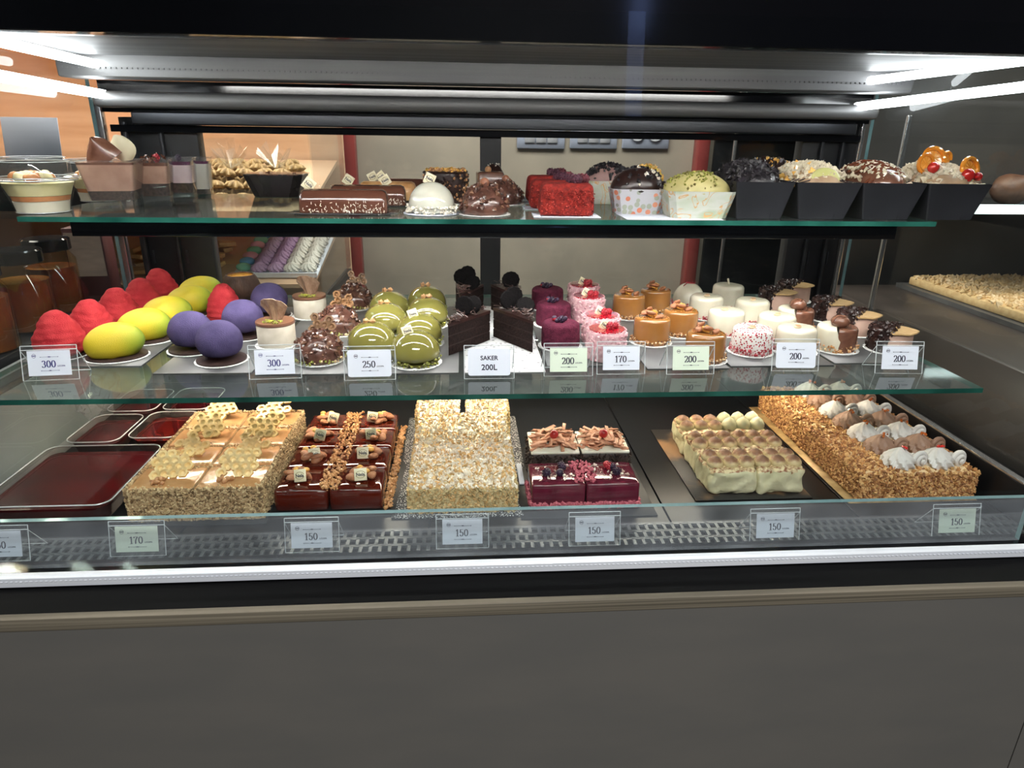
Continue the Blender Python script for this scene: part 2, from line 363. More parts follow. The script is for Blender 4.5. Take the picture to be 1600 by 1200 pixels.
hb = MB().rbox(-0.70, 0.90, YB - .06, YB - .03, 0.004, 0.030, .006, 8); cpart('head_rail', hb, dark_metal)
hb = MB().rbox(-0.76, 0.93, YB - .09, YB - .05, 0.036, 0.068, .012, 8); cpart('head_rail', hb, grey_metal)
hb = MB().box(-0.76, 0.93, YB - .05, YB + .02, 0.028, 0.09); cpart('head_recess', hb, black_gloss)
hb = MB().rbox(-0.78, 0.95, YB - .16, YB - .09, 0.088, 0.135, .006, 8)
for i in range(170): x = -0.77 + i * .01; hb.box(x, x + .004, YB - .1615, YB - .159, 0.104, 0.107)
cpart('air_duct', hb, grey_metal)
hb = MB().rbox(-0.78, 0.95, 1.10, YB - .16, 0.128, 0.15, .006, 6); cpart('case_roof', hb, grey_metal)
cpart('case_roof_top', MB().box(-0.80, 0.97, 0.9, YB + .05, 0.152, 0.19), black_matt)
# front fascia, long black header across the whole frame
cpart('header', MB().rbox(-1.7, 2.1, 0.86, 0.90, 0.096, 0.62, .004, 4), black_gloss)
# glass: front pane, low front pane, sides
p = MB(); th = .006; z0, z1, ya, yb = ZD + .115, 0.13, 0.812, 0.853
p.add([(X0, ya, z0), (X1, ya, z0), (X1, yb, z1), (X0, yb, z1), (X0, ya + th, z0), (X1, ya + th, z0), (X1, yb + th, z1), (X0, yb + th, z1)],
      [(0, 1, 2, 3), (7, 6, 5, 4), (4, 5, 1, 0), (3, 2, 6, 7), (4, 0, 3, 7), (1, 5, 6, 2)])
cpart('front_glass', p, glass_front)
p = MB().box(X0, 0.812, 0.80, 0.808, ZD + .0465, ZD + .118); p.m = [0, 1, 0, 1, 0, 1]
cpart('lower_front_glass', p, [glass_low, low_edge])
for x, yy in ((X0 - .008, 0.83), (X1, 0.83)):
    p = MB().box(x, x + .008, yy, YB - .03, ZD + .02, 0.12); p.m = [0, 0, 1, 0, 1, 0]
    cpart('side_glass', p, [glass_pane, low_edge])
cpart('side_panel', MB().rbox(X0 - .03, X0 - .012, 0.83, YB, ZD - .03, ZM - .03, .003, 4), mat('grey_panel', C(168, 170, 170), C(186, 188, 186), 3, 0.3, metal=0.1), 'pale grey lower side panel')
cpart('side_panel', MB().rbox(X1 + .012, X1 + .03, 0.83, YB, ZD - .03, ZD + .05, .003, 4), black_gloss)
cpart('side_rail', MB().rbox(X1 - .03, X1 - .018, 0.86, YB - .03, ZD + .0005, ZD + .066, .002, 4), mat('rail_dark', C(44, 44, 46), rough=0.3, metal=0.6))
cpart('rail_cap', MB().rbox(X1 - .030, X1 - .016, 0.86, YB - .03, ZD + .066, ZD + .071, .002, 4), chrome)
for x in (0.938, 1.046): cpart('corner_strip', MB().rbox(x - .006, x + .006, YB - .02, YB - .008, -0.52, 0.05, .004, 6), chrome, 'pale metal corner strip')
cpart('corner_strip', MB().rbox(-0.79, -0.772, YB - .03, YB - .01, -0.42, 0.06, .004, 6), chrome, 'pale metal corner strip')
cpart('rear_glass', (lambda q: q)(MB().box(-0.585, 0.04, YB, YB + .006, -0.50, -0.01)), glass_pane)
cpart('rear_glass', MB().box(0.09, 0.80, YB, YB + .006, -0.50, -0.01), glass_pane)
# bottom rail, LED trim, black base
cpart('bottom_rail', MB().rbox(-1.7, 2.1, 0.765, 0.82, -0.640, ZD + .046, .004, 4), black_gloss)
tr = MB().rbox(-1.7, 2.1, 0.752, 0.766, -0.549, -0.535, .002, 4)
for i in range(420): x = -1.0 + i * .006; tr.box(x, x + .003, .7512, .7522, -0.5405, -0.5395)
cpart('aluminium_trim', tr, alu)
cpart('base_rail', MB().box(-1.7, 2.1, 0.702, 0.765, -0.564, -0.5495), mat('base_black', C(3, 3, 4), rough=.6, spec=.08))
# LED strips
led = glow('led_white', (1.0, 0.97, 0.93), L_TOP); led_u = glow('led_upper', (1.0, 0.97, 0.93), L_UP); led_w = glow('led_warm', (1.0, 0.86, 0.66), L_MID); led_t = glow('led_tube', (0.93, 0.97, 1.0), L_TUBE)
def led_bar(xa, xb, y, z, wd, m, tilt):
    q = MB().box(xa, xb, -wd / 2, wd / 2, 0.0, 0.006, 0); q.box(xa + .01, xb - .01, -wd / 2 + .001, wd / 2 - .001, -0.0012, -.0001, 1); q.xf(0, (0, y, z), (tilt, 0, 0)); return cpart('led_strip', q, [dark_metal, m], 'lit LED strip')
led_bar(-0.72, 0.85, 0.925, 0.118, 0.016, led, rad(20))
def tube(name, pa, pb, r=0.009):
    q = MB().tube([pa, pb], r, 12); cpart(name, q, led_t, 'glowing white LED tube')
tube('led_tube', aty(164, 148, 1.58), aty(-60, 108, 1.12)); tube('led_tube', aty(150, 100, 1.50), aty(-40, 56, 1.14), .008)
tube('led_tube', aty(1338, 167, 1.58), aty(1680, 126, 1.14)); tube('led_tube', aty(1352, 127, 1.50), aty(1680, 85, 1.18), .008)

def shelf(name, label, xa, xb, ya, yb, z, strip_y, m, bars):
    root = link(name, None, None, ((xa + xb) / 2, (ya + yb) / 2, z)); tag(root, label, 'shelf', 'glass shelves of the pastry case')
    off = (-(xa + xb) / 2, -(ya + yb) / 2, -z)
    q = MB().box(xa, xb, ya, yb, z - .008, z); q.m = [0, 0, 1, 1, 1, 1]; q.xf(0, off); link('glass_plate', q.mesh('glass_plate', [glass_shelf_m, glass_edge]), root)
    for b in bars:
        q = MB().rbox(*b, .002, 4); q.xf(0, off); link('support_bar', q.mesh('support_bar', black_gloss), root)
    q = MB().box(xa + .08, xb - .08, strip_y - .01, strip_y + .01, z - .0155, z - .010, 0); q.box(xa + .09, xb - .09, strip_y - .009, strip_y + .009, z - .0166, z - .0156, 1); q.xf(0, off)
    link('led_strip', q.mesh('led_strip', [black_gloss, m]), root)['label'] = 'lit LED strip under the glass'
shelf('glass_shelf', 'upper glass shelf with green edge carrying cups, logs and black boxes', -0.713, 0.831, 1.160, 1.60, ZU, 1.215, led_u,
      [(-0.645, 0.775, 1.180, 1.192, ZU - .034, ZU - .009)] + [(x - .006, x + .006, 1.192, 1.625, ZU - .03, ZU - .009) for x in (-0.64, 0.06, 0.77)])
shelf('glass_shelf', 'middle glass shelf with green edge carrying the small round cakes and price signs', -0.745, 0.826, 0.955, 1.625, ZM, 1.30, led_w,
      [(x - .008, x + .008, 1.02, 1.625, ZM - .026, ZM - .009) for x in (-0.735, 0.815)])
for x in (-0.722, 0.797): pass
# ================================================================== COUNTER
cn = link('counter', None, None, (0, 0.73, -1.5)); tag(cn, 'grey laminate counter front with pale plywood top edge under the case', 'counter')
q = MB().rbox(-1.8, 2.2, 0.690, 0.7015, -0.566, -0.5487, .001, 4); q.xf(0, (0, -.73, 1.5)); link('plywood_edge', q.mesh('plywood_edge', mat('plywood_edge', C(84, 78, 66), C(128, 120, 104), 14, 0.7, stretch=(0.12, 4, 22))), cn)['label'] = 'pale plywood edge with dark plies'
lam = mat('grey_laminate', C(94, 93, 90), C(99, 97, 93), 5, 0.55, bump=0.04, bscale=300, stretch=(1, 1, 3))
for a, b in ((-1.8, 0.800), (0.802, 2.2)):
    q = MB().box(a, b, 0.692, 0.712, -1.5, -0.5665); q.xf(0, (0, -.73, 1.5)); link('front_panel', q.mesh('front_panel', lam), cn)
q = MB().box(-0.80, 1.0, 0.7125, 1.7, -1.5, -0.72); q.xf(0, (0, -.73, 1.5)); link('carcass', q.mesh('carcass', black_matt), cn)
# ================================================================== SMALL CAKES: BUILDERS
def ring(r, dr=0.006): a = U(0, 2 * pi); q = r + U(-dr, dr); return (q * cos(a), q * sin(a))
def disc(r): a = U(0, 2 * pi); q = r * math.sqrt(U(0, 1)); return (q * cos(a), q * sin(a))
class _P:   # crumb sampler helper: xy from fn, z range
    pass
def crumbs(mb, fn, n, z0, z1, s0, s1, ms=(0,), flat=1.0):
    for _ in range(n): x, y = fn(); mb.nug((x, y, U(z0, z1)), U(s0, s1), _rng.choice(ms), flat)
    return mb
def card(r, seg=48, sy=1.0): 
    q = MB().lathe([(r, 0), (r * 1.01, .0006), (r, .0012)], seg, wob=lambda a, z: 1 + .012 * cos(a * 20)); return q.xf(0, sc=(1, sy, 1))
def choctag(size=.020):
    """square cream chocolate plaque with an oval printed ring; stands along +Z, faces -Y"""
    q = MB().rbox(-size / 2, size / 2, -.0012, .0012, 0, size, .0008, 4)
    return q
def choctag_print(size=.020, word='Nela'):
    k = MB(); n = 20
    t = text_mesh(word, size * .36); t.xf(0, (0, -size * .12, 0))
    rr = [(.40 * size * cos(2 * pi * i / n), .30 * size * sin(2 * pi * i / n)) for i in range(n)]; r2 = [(x * .90, y * .88) for x, y in rr]
    for i in range(n):
        j = (i + 1) % n
        if i in (0, 9, 10, 19): continue
        t.prism([rr[i], rr[j], r2[j], r2[i]], 0, .0002, 1)
    t.xf(0, (0, -.0014, size / 2), (rad(90), 0, 0)); return t
TAG = choctag(); TAGP = choctag_print(); TAG_ME = TAG.mesh('plaque', creamtag); TAGP_ME = TAGP.mesh('plaque_print', [ink, gold_ink])
def put_tag(K, par, loc, rot, size=1.0):
    a = MB(); a.v = [v.copy() * size for v in TAG.v]; a.f = list(TAG.f); a.m = list(TAG.m); a.xf(0, loc, rot)
    b = MB(); b.v = [v.copy() * size for v in TAGP.v]; b.f = list(TAGP.f); b.m = list(TAGP.m); b.xf(0, loc, rot)
    i = K.part('plaque', a, creamtag, par, 'cream chocolate plaque'); K.part('plaque_print', b, [ink, gold_ink], i)
def almond(mb, c, rot, s=1.0, m=0):
    k = mb.mark(); mb.ell((0, 0, 0), (.0105 * s, .0062 * s, .0042 * s), 12, 8, m)
    for i in range(k, len(mb.v)): v = mb.v[i]; v.y *= 1 - .35 * (v.x / (.0105 * s))
    return mb.xf(k, c, rot)
def berry(mb, c, r, m=0, drup=True):
    mb.ell(c, r * .86, 10, 7, m)
    if drup:
        for i in range(26):
            t = math.acos(1 - 2 * (i + .5) / 26); f = i * 2.399963; mb.ell((c[0] + r * .8 * sin(t) * cos(f), c[1] + r * .8 * sin(t) * sin(f), c[2] + r * .8 * cos(t)), r * .27, 6, 4, m)
    return mb
K = {}
# raspberry-shaped
k = Kind('raspberry_mousse_cake', 'cake')
q = MB()
pr = [(0.0001, .001), (.034, .001), (.0395, .006), (.041, .014), (.040, .024), (.037, .034), (.032, .045), (.0265, .055), (.0205, .064), (.014, .0705), (.007, .074), (.0001, .0752)]
pp = []
for (r0, z0_), (r1, z1_) in zip(pr, pr[1:]):
    for j in range(4): t = j / 4; pp.append((r0 + (r1 - r0) * t, z0_ + (z1_ - z0_) * t))
pp.append(pr[-1]); q.lathe([(r, z + .003) for r, z in pp], 44, wob=lambda a, z: 1 + .022 * sin(z * 560 + 1.8 * sin(a * 2)) * (1 if z > .01 else 0) + .022 * noise.noise(Vector((cos(a) * 3, sin(a) * 3, z * 80))))
q.disp(.0018, 70)
k.part('mousse', q, mat('raspberry_velvet', C(168, 40, 48), C(186, 56, 60), 50, 0.8, bump=0.8, bscale=500, spec=.2), None, 'red velvet-sprayed raspberry shape')
k.part('chocolate_base', MB().lathe([(.042, .0013), (.042, .004)], 40), choc_disc, None, 'dark chocolate disc'); k.part('cake_card', card(.0438), doily); K['rasp'] = k
# mango
k = Kind('mango_mousse_cake', 'cake'); q = MB().ell((0, 0, .026), (.047, .0355, .033), 40, 26)
for v in q.v:
    v.y *= 1 - .18 * (v.x / .047); v.z += .004 * (v.x / .047)
    if v.z < .004: v.z = .004 + (v.z - .004) * .02
q.disp(.0012, 40)
k.part('mousse', q, grad_mat('mango_skin', [(0, C(210, 186, 44)), (.6, C(206, 184, 40)), (.78, C(176, 176, 40)), (1, C(104, 144, 48))], 0, -.045, .05, .55, .35, 900, .12, 30), None, 'yellow mango shape with a green end')
k.part('chocolate_base', MB().lathe([(.048, .0013), (.048, .004)], 44).xf(0, sc=(1, .82, 1)), choc_disc, None, 'dark chocolate disc'); k.part('cake_card', card(.0505, 48, .84), doily); K['mango'] = k
# purple sphere
k = Kind('blueberry_mousse_cake', 'cake')
q = MB().lathe([(.0001, .004)] + [(.0365 * sin(t) ** 1.0, .036 - .034 * cos(t)) for t in [rad(x) for x in range(48, 180, 6)]] + [(.0001, .0700)], 44); q.disp(.0008, 50)
for v in q.v: v.x *= 1 + .07 * (1 - v.z / .07) 
k.part('mousse', q, mat('purple_velvet', C(72, 64, 98), C(88, 78, 116), 40, 0.85, bump=0.5, bscale=700, spec=.15), None, 'purple velvet-sprayed sphere')
k.part('chocolate_base', MB().lathe([(.0405, .0013), (.0405, .004)], 40), choc_disc, None, 'dark chocolate disc'); k.part('cake_card', card(.0435), doily); K['purple'] = k
# coconut shell
k = Kind('chocolate_coconut_cake', 'cake'); q = MB().lathe([(.018, .002), (.028, .008), (.036, .02), (.0375, .032), (.034, .044), (.0285, .051), (.026, .051), (.026, .046)], 44); q.disp(.0016, 60)
k.part('shell', q, mat('cocoa_shell', C(66, 46, 38), C(88, 62, 50), 80, 0.7, bump=1, bscale=300, stretch=(1, 1, .3)), None, 'cocoa-dusted coconut shell shape')
k.part('filling', MB().lathe([(.0265, .046), (.025, .0495), (.012, .051), (.0001, .0512)], 32), mat('mango_filling', C(214, 140, 40), C(232, 170, 70), 90, .12, coat=1), None, 'glossy orange filling'); K['coco'] = k
# white cylinder with brown top and chocolate petal
k = Kind('caramel_mousse_cake', 'cake'); q = MB().lathe([(.0325, .001), (.0335, .003), (.0335, .038), (.0325, .0405)], 40); q.disp(.0006, 80)
k.part('mousse', q, mat('vanilla_mousse', C(206, 196, 176), C(222, 212, 194), 60, .6), None, 'pale mousse ring'); k.part('glaze_top', MB().lathe([(.0335, .0405), (.0345, .042), (.034, .046), (.0001, .0468)], 40), mat('brown_glaze', C(116, 78, 60), C(134, 92, 72), 20, .3, coat=.3), None, 'brown glazed top')
q = MB(); n = 12; vs = []; fs = []
for i in range(n + 1):
    for j in range(n + 1):
        u = i / n * 2 - 1; v = j / n; wd = .025 * (.35 + .9 * v) * (1 - .35 * max(0, v - .75) * 4 * abs(u)); vs.append((u * wd, -.012 * v * v + .009 * u * u + .002 * sin(u * 9), .0465 + v * .042 * (1 - .18 * u * u)))
for i in range(n):
    for j in range(n): a = i * (n + 1) + j; fs.append((a, a + 1, a + n + 2, a + n + 1))
q.add(vs, fs); 
def thicken(q, t):
    n0 = len(q.v); f0 = list(q.f); nor = [Vector() for _ in q.v]
    for f in f0:
        e = (q.v[f[1]] - q.v[f[0]]).cross(q.v[f[2]] - q.v[f[0]])
        for i in f: nor[i] += e
    q.v += [q.v[i] - nor[i].normalized() * t for i in range(n0)]; q.f += [tuple(i + n0 for i in f)[::-1] for f in f0]; q.m += [q.m[0]] * len(f0)
    from collections import Counter
    ed = Counter()
    for f in f0:
        for a, b in zip(f, f[1:] + f[:1]): ed[(a, b)] += 1
    for (a, b) in ed:
        if (b, a) not in ed: q.f.append((b, a, a + n0, b + n0)); q.m.append(q.m[0])
    return q
thicken(q, .0012); PETAL = q
k.part('chocolate_petal', q, mat('caramel_chocolate', C(150, 116, 92), C(186, 156, 132), 50, .35, stretch=(4, 4, 1)), None, 'curved caramel chocolate petal')
k.part('pistachio_crumbs', crumbs(MB(), lambda: (U(-.012, .02), U(-.026, -.008)), 50, .047, .0495, .0012, .0026, (0, 0, 1)), [pist, mat('pist_bright', C(190, 190, 70), rough=.6)], None, 'green pistachio crumbs')
k.part('cake_card', card(.039), doily); K['petal'] = k
# rocher dome
def honeycomb(s=1.0, nx=5, ny=5, rag=True, m=0, hr=.0045, seed=1):
    """flat ragged honeycomb sheet: hexagonal cells around open dimples; lies in XZ, faces -Y"""
    q = MB(); r_ = random.Random(seed); a = hr * s
    for i in range(nx):
        for j in range(ny):
            cx = (i - (nx - 1) / 2) * a * 2.05 + (a * 1.02 if j % 2 else 0); cz = (j + .5) * a * 1.78
            if rag and r_.random() < .22 and (i in (0, nx - 1) or j in (0, ny - 1)): continue
            n = 12; out = []; inn = []; bk = []; fl = []
            for t in range(n):
                an = 2 * pi * t / n + pi / 6; ro = a * 1.06 / max(abs(cos(((an - pi / 6 + pi / 6) % (pi / 3)) - pi / 6)), .8) * 1.12; ri = a * .74
                out.append((cx + ro * cos(an), -.0014, cz + ro * sin(an))); inn.append((cx + ri * cos(an), -.0014, cz + ri * sin(an))); fl.append((cx + ri * .6 * cos(an), .0022, cz + ri * .6 * sin(an))); bk.append((cx + ro * cos(an), .0030, cz + ro * sin(an)))
            vs = out + inn + fl + bk; fs = []
            for t in range(n):
                u = (t + 1) % n; fs += [(t, u, n + u, n + t), (n + t, n + u, 2 * n + u, 2 * n + t), (3 * n + t, 3 * n + u, u, t)]
            fs += [tuple(range(2 * n, 3 * n)), tuple(range(3 * n, 4 * n))[::-1]]; q.add(vs, fs, m)
    return q
rocher_m = mat('rocher', C(76, 48, 40), C(110, 74, 62), 70, .22, bump=.5, bscale=120, coat=.5)
def rocher_kind(name, comb=True, hz=False, r=.041, h=.05, pc=True):
    k = Kind(name, 'cake'); q = MB().lathe([(r * .93, .002)] + [(r * cos(t), .008 + (h - .008) * sin(t)) for t in [rad(x) for x in range(0, 91, 7)]] + [(.0001, h)], 40)
    q.disp(.002, 60)
    for _ in range(130):
        t = U(.05, 1.5); a = U(0, 6.28); q.nug((1.02 * r * cos(t) * cos(a), 1.02 * r * cos(t) * sin(a), .009 + (h - .008) * sin(t)), U(.003, .0062), _rng.choice((0, 0, 1)))
    k.part('chocolate_shell', q, [rocher_m, mat('rocher_nut', C(104, 70, 54), C(140, 104, 84), 200, .2, coat=.6)], None, 'milk chocolate shell with chopped nuts', 60)
    if comb: k.part('honeycomb', honeycomb(1, 3, 3, seed=3, hr=.0058).xf(0, (.004, .0, h - .004), (rad(-18), rad(14), 0)), mat('comb_brown', C(128, 92, 60), C(156, 116, 78), 90, .4), None, 'brown honeycomb chocolate piece')
    if hz: k.part('hazelnut', MB().ell((0, -.004, h + .004), .0085, 16, 10), mat('hazelnut', C(146, 92, 66), C(160, 104, 76), 60, .3), None, 'whole hazelnut')
    if pc: k.part('pistachio_crumbs', crumbs(MB(), lambda: ring(r * 1.02, .003), 120, .003, .010, .0016, .0034, (0, 0, 1)), [pist, nut2], None, 'pistachio crumbs round the foot')
    k.part('cake_card', card(r * 1.07), doily); return k
K['roch'] = rocher_kind('hazelnut_chocolate_dome')
# green glazed dome
def green_kind(tagged):
    k = Kind('pistachio_glazed_dome', 'cake'); r = .0425; h = .0565
    q = MB().lathe([(r * .86, .003)] + [(r * cos(t) ** .9, .018 + (h - .018) * sin(t)) if t >= 0 else (r * cos(t), .018 + .016 * sin(t)) for t in [rad(x) for x in range(-55, 90, 6)]] + [(.0001, h)], 48)
    k.part('glaze', q, mat('green_glaze', C(120, 116, 58), C(132, 126, 64), 12, .06, coat=1, sss=.05), None, 'shiny green glaze')
    k.part('pistachio_crumbs', crumbs(MB(), lambda: ring(.040, .003), 150, .003, .011, .0015, .0032, (0, 0, 1)), [pist, mat('pist_dark', C(96, 88, 44), rough=.6)], None, 'chopped pistachio round the foot')
    if tagged: put_tag(k, None, (-.010, -.012, h - .006), (rad(-28), rad(-14), rad(8)), .9)
    else:
        q = MB(); 
        for i in range(5): q.nug((U(-.009, .009), U(-.006, .006), h + U(.001, .005)), U(.003, .006), 0, .8)
        q.nug((.003, 0, h + .003), .006, 1); k.part('nut_topping', q, [nut, mat('nut_cream', C(196, 166, 138), rough=.5)], None, 'chopped nuts on top')
    k.part('cake_card', card(.0448), doily); return k
K['green'] = green_kind(False); K['greent'] = green_kind(True)
# dark chocolate wedge
def wedge_kind(kind):
    k = Kind('chocolate_cake_slice', 'cake slice'); L_, W_, H_ = .118, .062, .058
    def wed(z0, z1, o=0.0): return MB().prism([(0, -L_ / 2 - o), (W_ / 2 + o, L_ / 2 + o), (-W_ / 2 - o, L_ / 2 + o)], z0, z1)
    sp = mat('chocolate_sponge', C(22, 15, 14), C(42, 29, 26), 220, .9, bump=1.0, bscale=350, spec=.1)
    for i in range(3):
        q = wed(.001 + i * .018, .0165 + i * .018); k.part('sponge_layer', q, sp, None, 'dark sponge layer')
        if i < 2: k.part('cream_layer', wed(.0165 + i * .018, .019 + i * .018, -.0008), mat('choc_cream', C(36, 24, 22), rough=.6, spec=.2), None, 'chocolate cream layer')
    q = wed(.0525, H_, .0006); k.part('glaze', q, choco_d, None, 'dark chocolate glaze')
    q = MB()
    for i in range(90):
        t = U(-.9, .9); x = U(-.5, .5) * W_ * (t + 1) / 2; kk = q.mark(); q.box(-.0007, .0007, -U(.004, .009), U(.004, .009), 0, .0012); q.xf(kk, (x, t * L_ / 2, H_ + U(0, .010)), (U(-.5, .5), U(-.8, .8), U(0, 3.1)))
    k.part('chocolate_shavings', q, [mat('shaving', C(60, 40, 36), C(130, 104, 96), 300, .3, lo=.5, hi=.7)], None, 'dark shavings')
    q = MB()
    for (cx, cy, cz, rx, ry) in ([(0, .012, H_ + .017, 80, 15), (.008, .032, H_ + .014, 60, -30)] if kind == 0 else [(-.012, .03, H_ + .02, 75, 40), (.014, .01, H_ + .012, 40, -20), (0, .034, H_ + .026, 88, 0)]):
        kk = q.mark(); q.lathe([(.0001, -.0035), (.0165, -.0035), (.0175, -.002), (.0175, .002), (.0165, .0035), (.0001, .0035)], 24, wob=lambda a, z: 1 + .03 * cos(a * 12)); q.xf(kk, (cx, cy, cz), (rad(rx), rad(ry), 0))
    k.part('sandwich_biscuit', q, mat('biscuit_black', C(8, 7, 8), C(18, 15, 15), 200, .8, bump=1, bscale=260, spec=.08), None, 'black chocolate sandwich biscuits')
    return k
K['wedge'] = wedge_kind(0); K['wedge2'] = wedge_kind(1)
# purple velvet cylinder
def cyl(r, h, bev=.006, z0=.0015, top=0.0, seg=40): return MB().lathe([(r * .985, z0), (r * 1.01, z0 + .004), (r, h * .5), (r * .985, h - bev)] + [(r * .985 - bev * (1 - cos(t)), h - bev + bev * sin(t)) for t in [rad(x) for x in (20, 45, 70, 90)]] + [(.0001, h + top)], seg)
k = Kind('blackcurrant_velvet_cake', 'cake'); q = cyl(.0355, .047, .008); q.disp(.0010, 60)
k.part('mousse', q, mat('plum_velvet', C(74, 24, 42), C(98, 38, 58), 120, .85, bump=1, bscale=400, spec=.15), None, 'plum velvet-sprayed drum')
q = MB()
for i in range(6): q.ell((U(-.012, .012), U(-.010, .008), .050 + U(0, .004)), U(.0038, .0055), 10, 7, _rng.choice((0, 0, 1)))
berry(q, (-.003, -.008, .053), .007, 0); k.part('berry_topping', q, [berry_d, berry_r], None, 'dark berries'); k.part('cake_card', card(.041), doily); K['velvet'] = k
# pink cake
k = Kind('pink_jelly_cake', 'cake'); q = cyl(.0345, .052, .003)
for _ in range(260):
    a = U(0, 6.28); q.nug((.0345 * cos(a), .0345 * sin(a), U(.004, .050)), U(.0015, .0034))
for _ in range(80):
    a = U(0, 6.28); q.nug((.033 * cos(a), .033 * sin(a), .053), U(.0012, .0022))
k.part('coating', q, mat('pink_coat', C(206, 150, 158), C(232, 196, 198), 160, .55, spec=.3), None, 'pink coating rough with white grains', 60)
k.part('jelly_top', MB().lathe([(.0305, .050), (.0305, .0545), (.0001, .0548)], 36), mat('red_jelly', C(140, 8, 26), C(172, 18, 36), 40, .05, coat=1), None, 'glossy red jelly')
q = MB(); berry(q, (.005, -.004, .059), .0075, 0); berry(q, (.015, .004, .058), .006, 0); k.part('berry_topping', q, berry_r, None, 'red raspberries'); put_tag(k, None, (-.008, -.006, .0535), (rad(-12), rad(30), rad(10)), .85); K['pink'] = k
# caramel cake
k = Kind('caramel_glazed_cake', 'cake'); q = cyl(.0345, .0495, .006)
k.part('glaze', q, mat('caramel_glaze', C(146, 96, 46), C(164, 112, 58), 14, .1, coat=.9, sss=.05), None, 'shiny caramel glaze')
k.part('nut_crumbs', crumbs(MB(), lambda: ring(.0355, .0025), 150, .003, .011, .0016, .0032, (0, 1, 2)), [nut, nut2, mat('nut_dark', C(96, 60, 36), rough=.6)], None, 'chopped nuts round the foot')
q = MB()
for i in range(6): almond(q, (U(-.013, .013), U(-.01, .01), .052 + i * .0016), (U(-.6, .6), U(-.8, .8), U(0, 6)), .95)
k.part('almonds', q, almond_m, None, 'whole almonds')
q = MB()
for i in range(4): kk = q.mark(); q.rbox(-.006, .006, -.0012, .0012, 0, .010, .001, 3); q.xf(kk, (U(-.008, .008), U(-.006, .008), .051), (U(-.5, .5), U(-.5, .5), U(0, 3)))
k.part('caramel_flakes', q, gold_ch, None, 'golden caramel flakes'); k.part('cake_card', card(.040), doily); K['caramel'] = k
# white cakes
icing = mat('white_icing', C(210, 203, 180), C(224, 217, 196), 30, .22, coat=.5, sss=.08)
def white_kind(style):
    k = Kind('white_glazed_cake', 'cake'); r = .0355; h = .047
    if style == 'dome': q = MB().lathe([(r * .95, .002), (r, .006)] + [(r * cos(t), .012 + (h - .008) * sin(t)) for t in [rad(x) for x in range(0, 90, 8)]] + [(.0001, h + .004)], 40)
    else: q = cyl(r, h, .008)
    q.disp(.0010, 35); 
    if style == 'splash': m_ = dots_mat('icing_splash', C(232, 226, 220), [C(150, 30, 44), C(170, 50, 60), C(232, 226, 220), C(190, 70, 80)], 260, .42, .25)
    else: m_ = icing
    k.part('icing', q, m_, None, 'glossy white icing' + (' speckled red' if style == 'splash' else ''))
    k.part('red_crumbs', crumbs(MB(), lambda: ring(r * 1.0, .002), 200 if style != 'stick' else 70, .002, .014 if style == 'splash' else .009, .0012, .003, (0, 0, 1)), [mat('red_crumb', C(140, 30, 42), C(176, 60, 70), 200, .7), mat('pink_crumb', C(206, 120, 124), rough=.7)], None, 'red crumbs round the foot')
    if style == 'stick': k.part('white_stick', MB().tube([(0, 0, h), (-.004, 0, h + .014)], .0022, 10), icing, None, 'white chocolate stick')
    elif style == 'dome':
        q = MB(); q.tube([(-.016, -.012, .046), (-.008, -.01, .053), (.0, -.006, .052), (.010, -.008, .052)], .0012, 6); crumbs(q, lambda: disc(.014), 10, .051, .054, .001, .002); k.part('jam_drizzle', q, berry_r, None, 'dark red drizzle')
    else:
        q = MB(); kk = q.mark(); q.ell((0, 0, 0), (.009, .006, .0022), 14, 6); q.xf(kk, (-.006, -.008, h + .0015), (.1, 0, .4)); 
        for i in range(5): q.tube([(-.010 + i * .002, -.012, h + .0038), (-.008 + i * .002, -.004, h + .0042)], .0005, 5, 1)
        k.part('chocolate_leaf', q, [mat('leaf_tan', C(196, 176, 140), rough=.4), nut], None, 'pale striped chocolate leaf')
    k.part('cake_card', card(.041), doily); return k
for s_ in ('plain', 'dome', 'stick', 'splash'): K['w_' + s_] = white_kind(s_)
# white half with chocolate truffle
k = Kind('half_white_half_chocolate_cake', 'cake'); r = .036; h = .046
q = cyl(r, h, .007); bm = [v.copy() for v in q.v]
for v in q.v: v.x = min(v.x, .003 + .006 * sin(v.z * 90))
k.part('white_icing', q, icing, None, 'white iced half')
q = cyl(r * .985, h * .97, .006)
for v in q.v: v.x = max(v.x, .0028)
k.part('chocolate_icing', q, choco_m, None, 'chocolate iced half')
q = MB().ell((.002, -.006, h + .008), (.0165, .0165, .012), 24, 14)
for i in range(4): q.tube([(-.012 + i * .002, -.020 + i * .002, h + .006), (-.004 + i * .004, -.016, h + .019), (.010 + i * .001, -.004, h + .018)], .0008, 5)
k.part('truffle', q, choco_m, None, 'striped chocolate truffle'); k.part('biscuit_crumbs', crumbs(MB(), lambda: ring(r, .003), 160, .002, .014, .0022, .004, (0, 1, 2), .5), [nut, nut2, mat('wafer', C(190, 136, 80), rough=.6)], None, 'caramel flakes round the foot'); k.part('cake_card', card(.042), doily); K['half'] = k
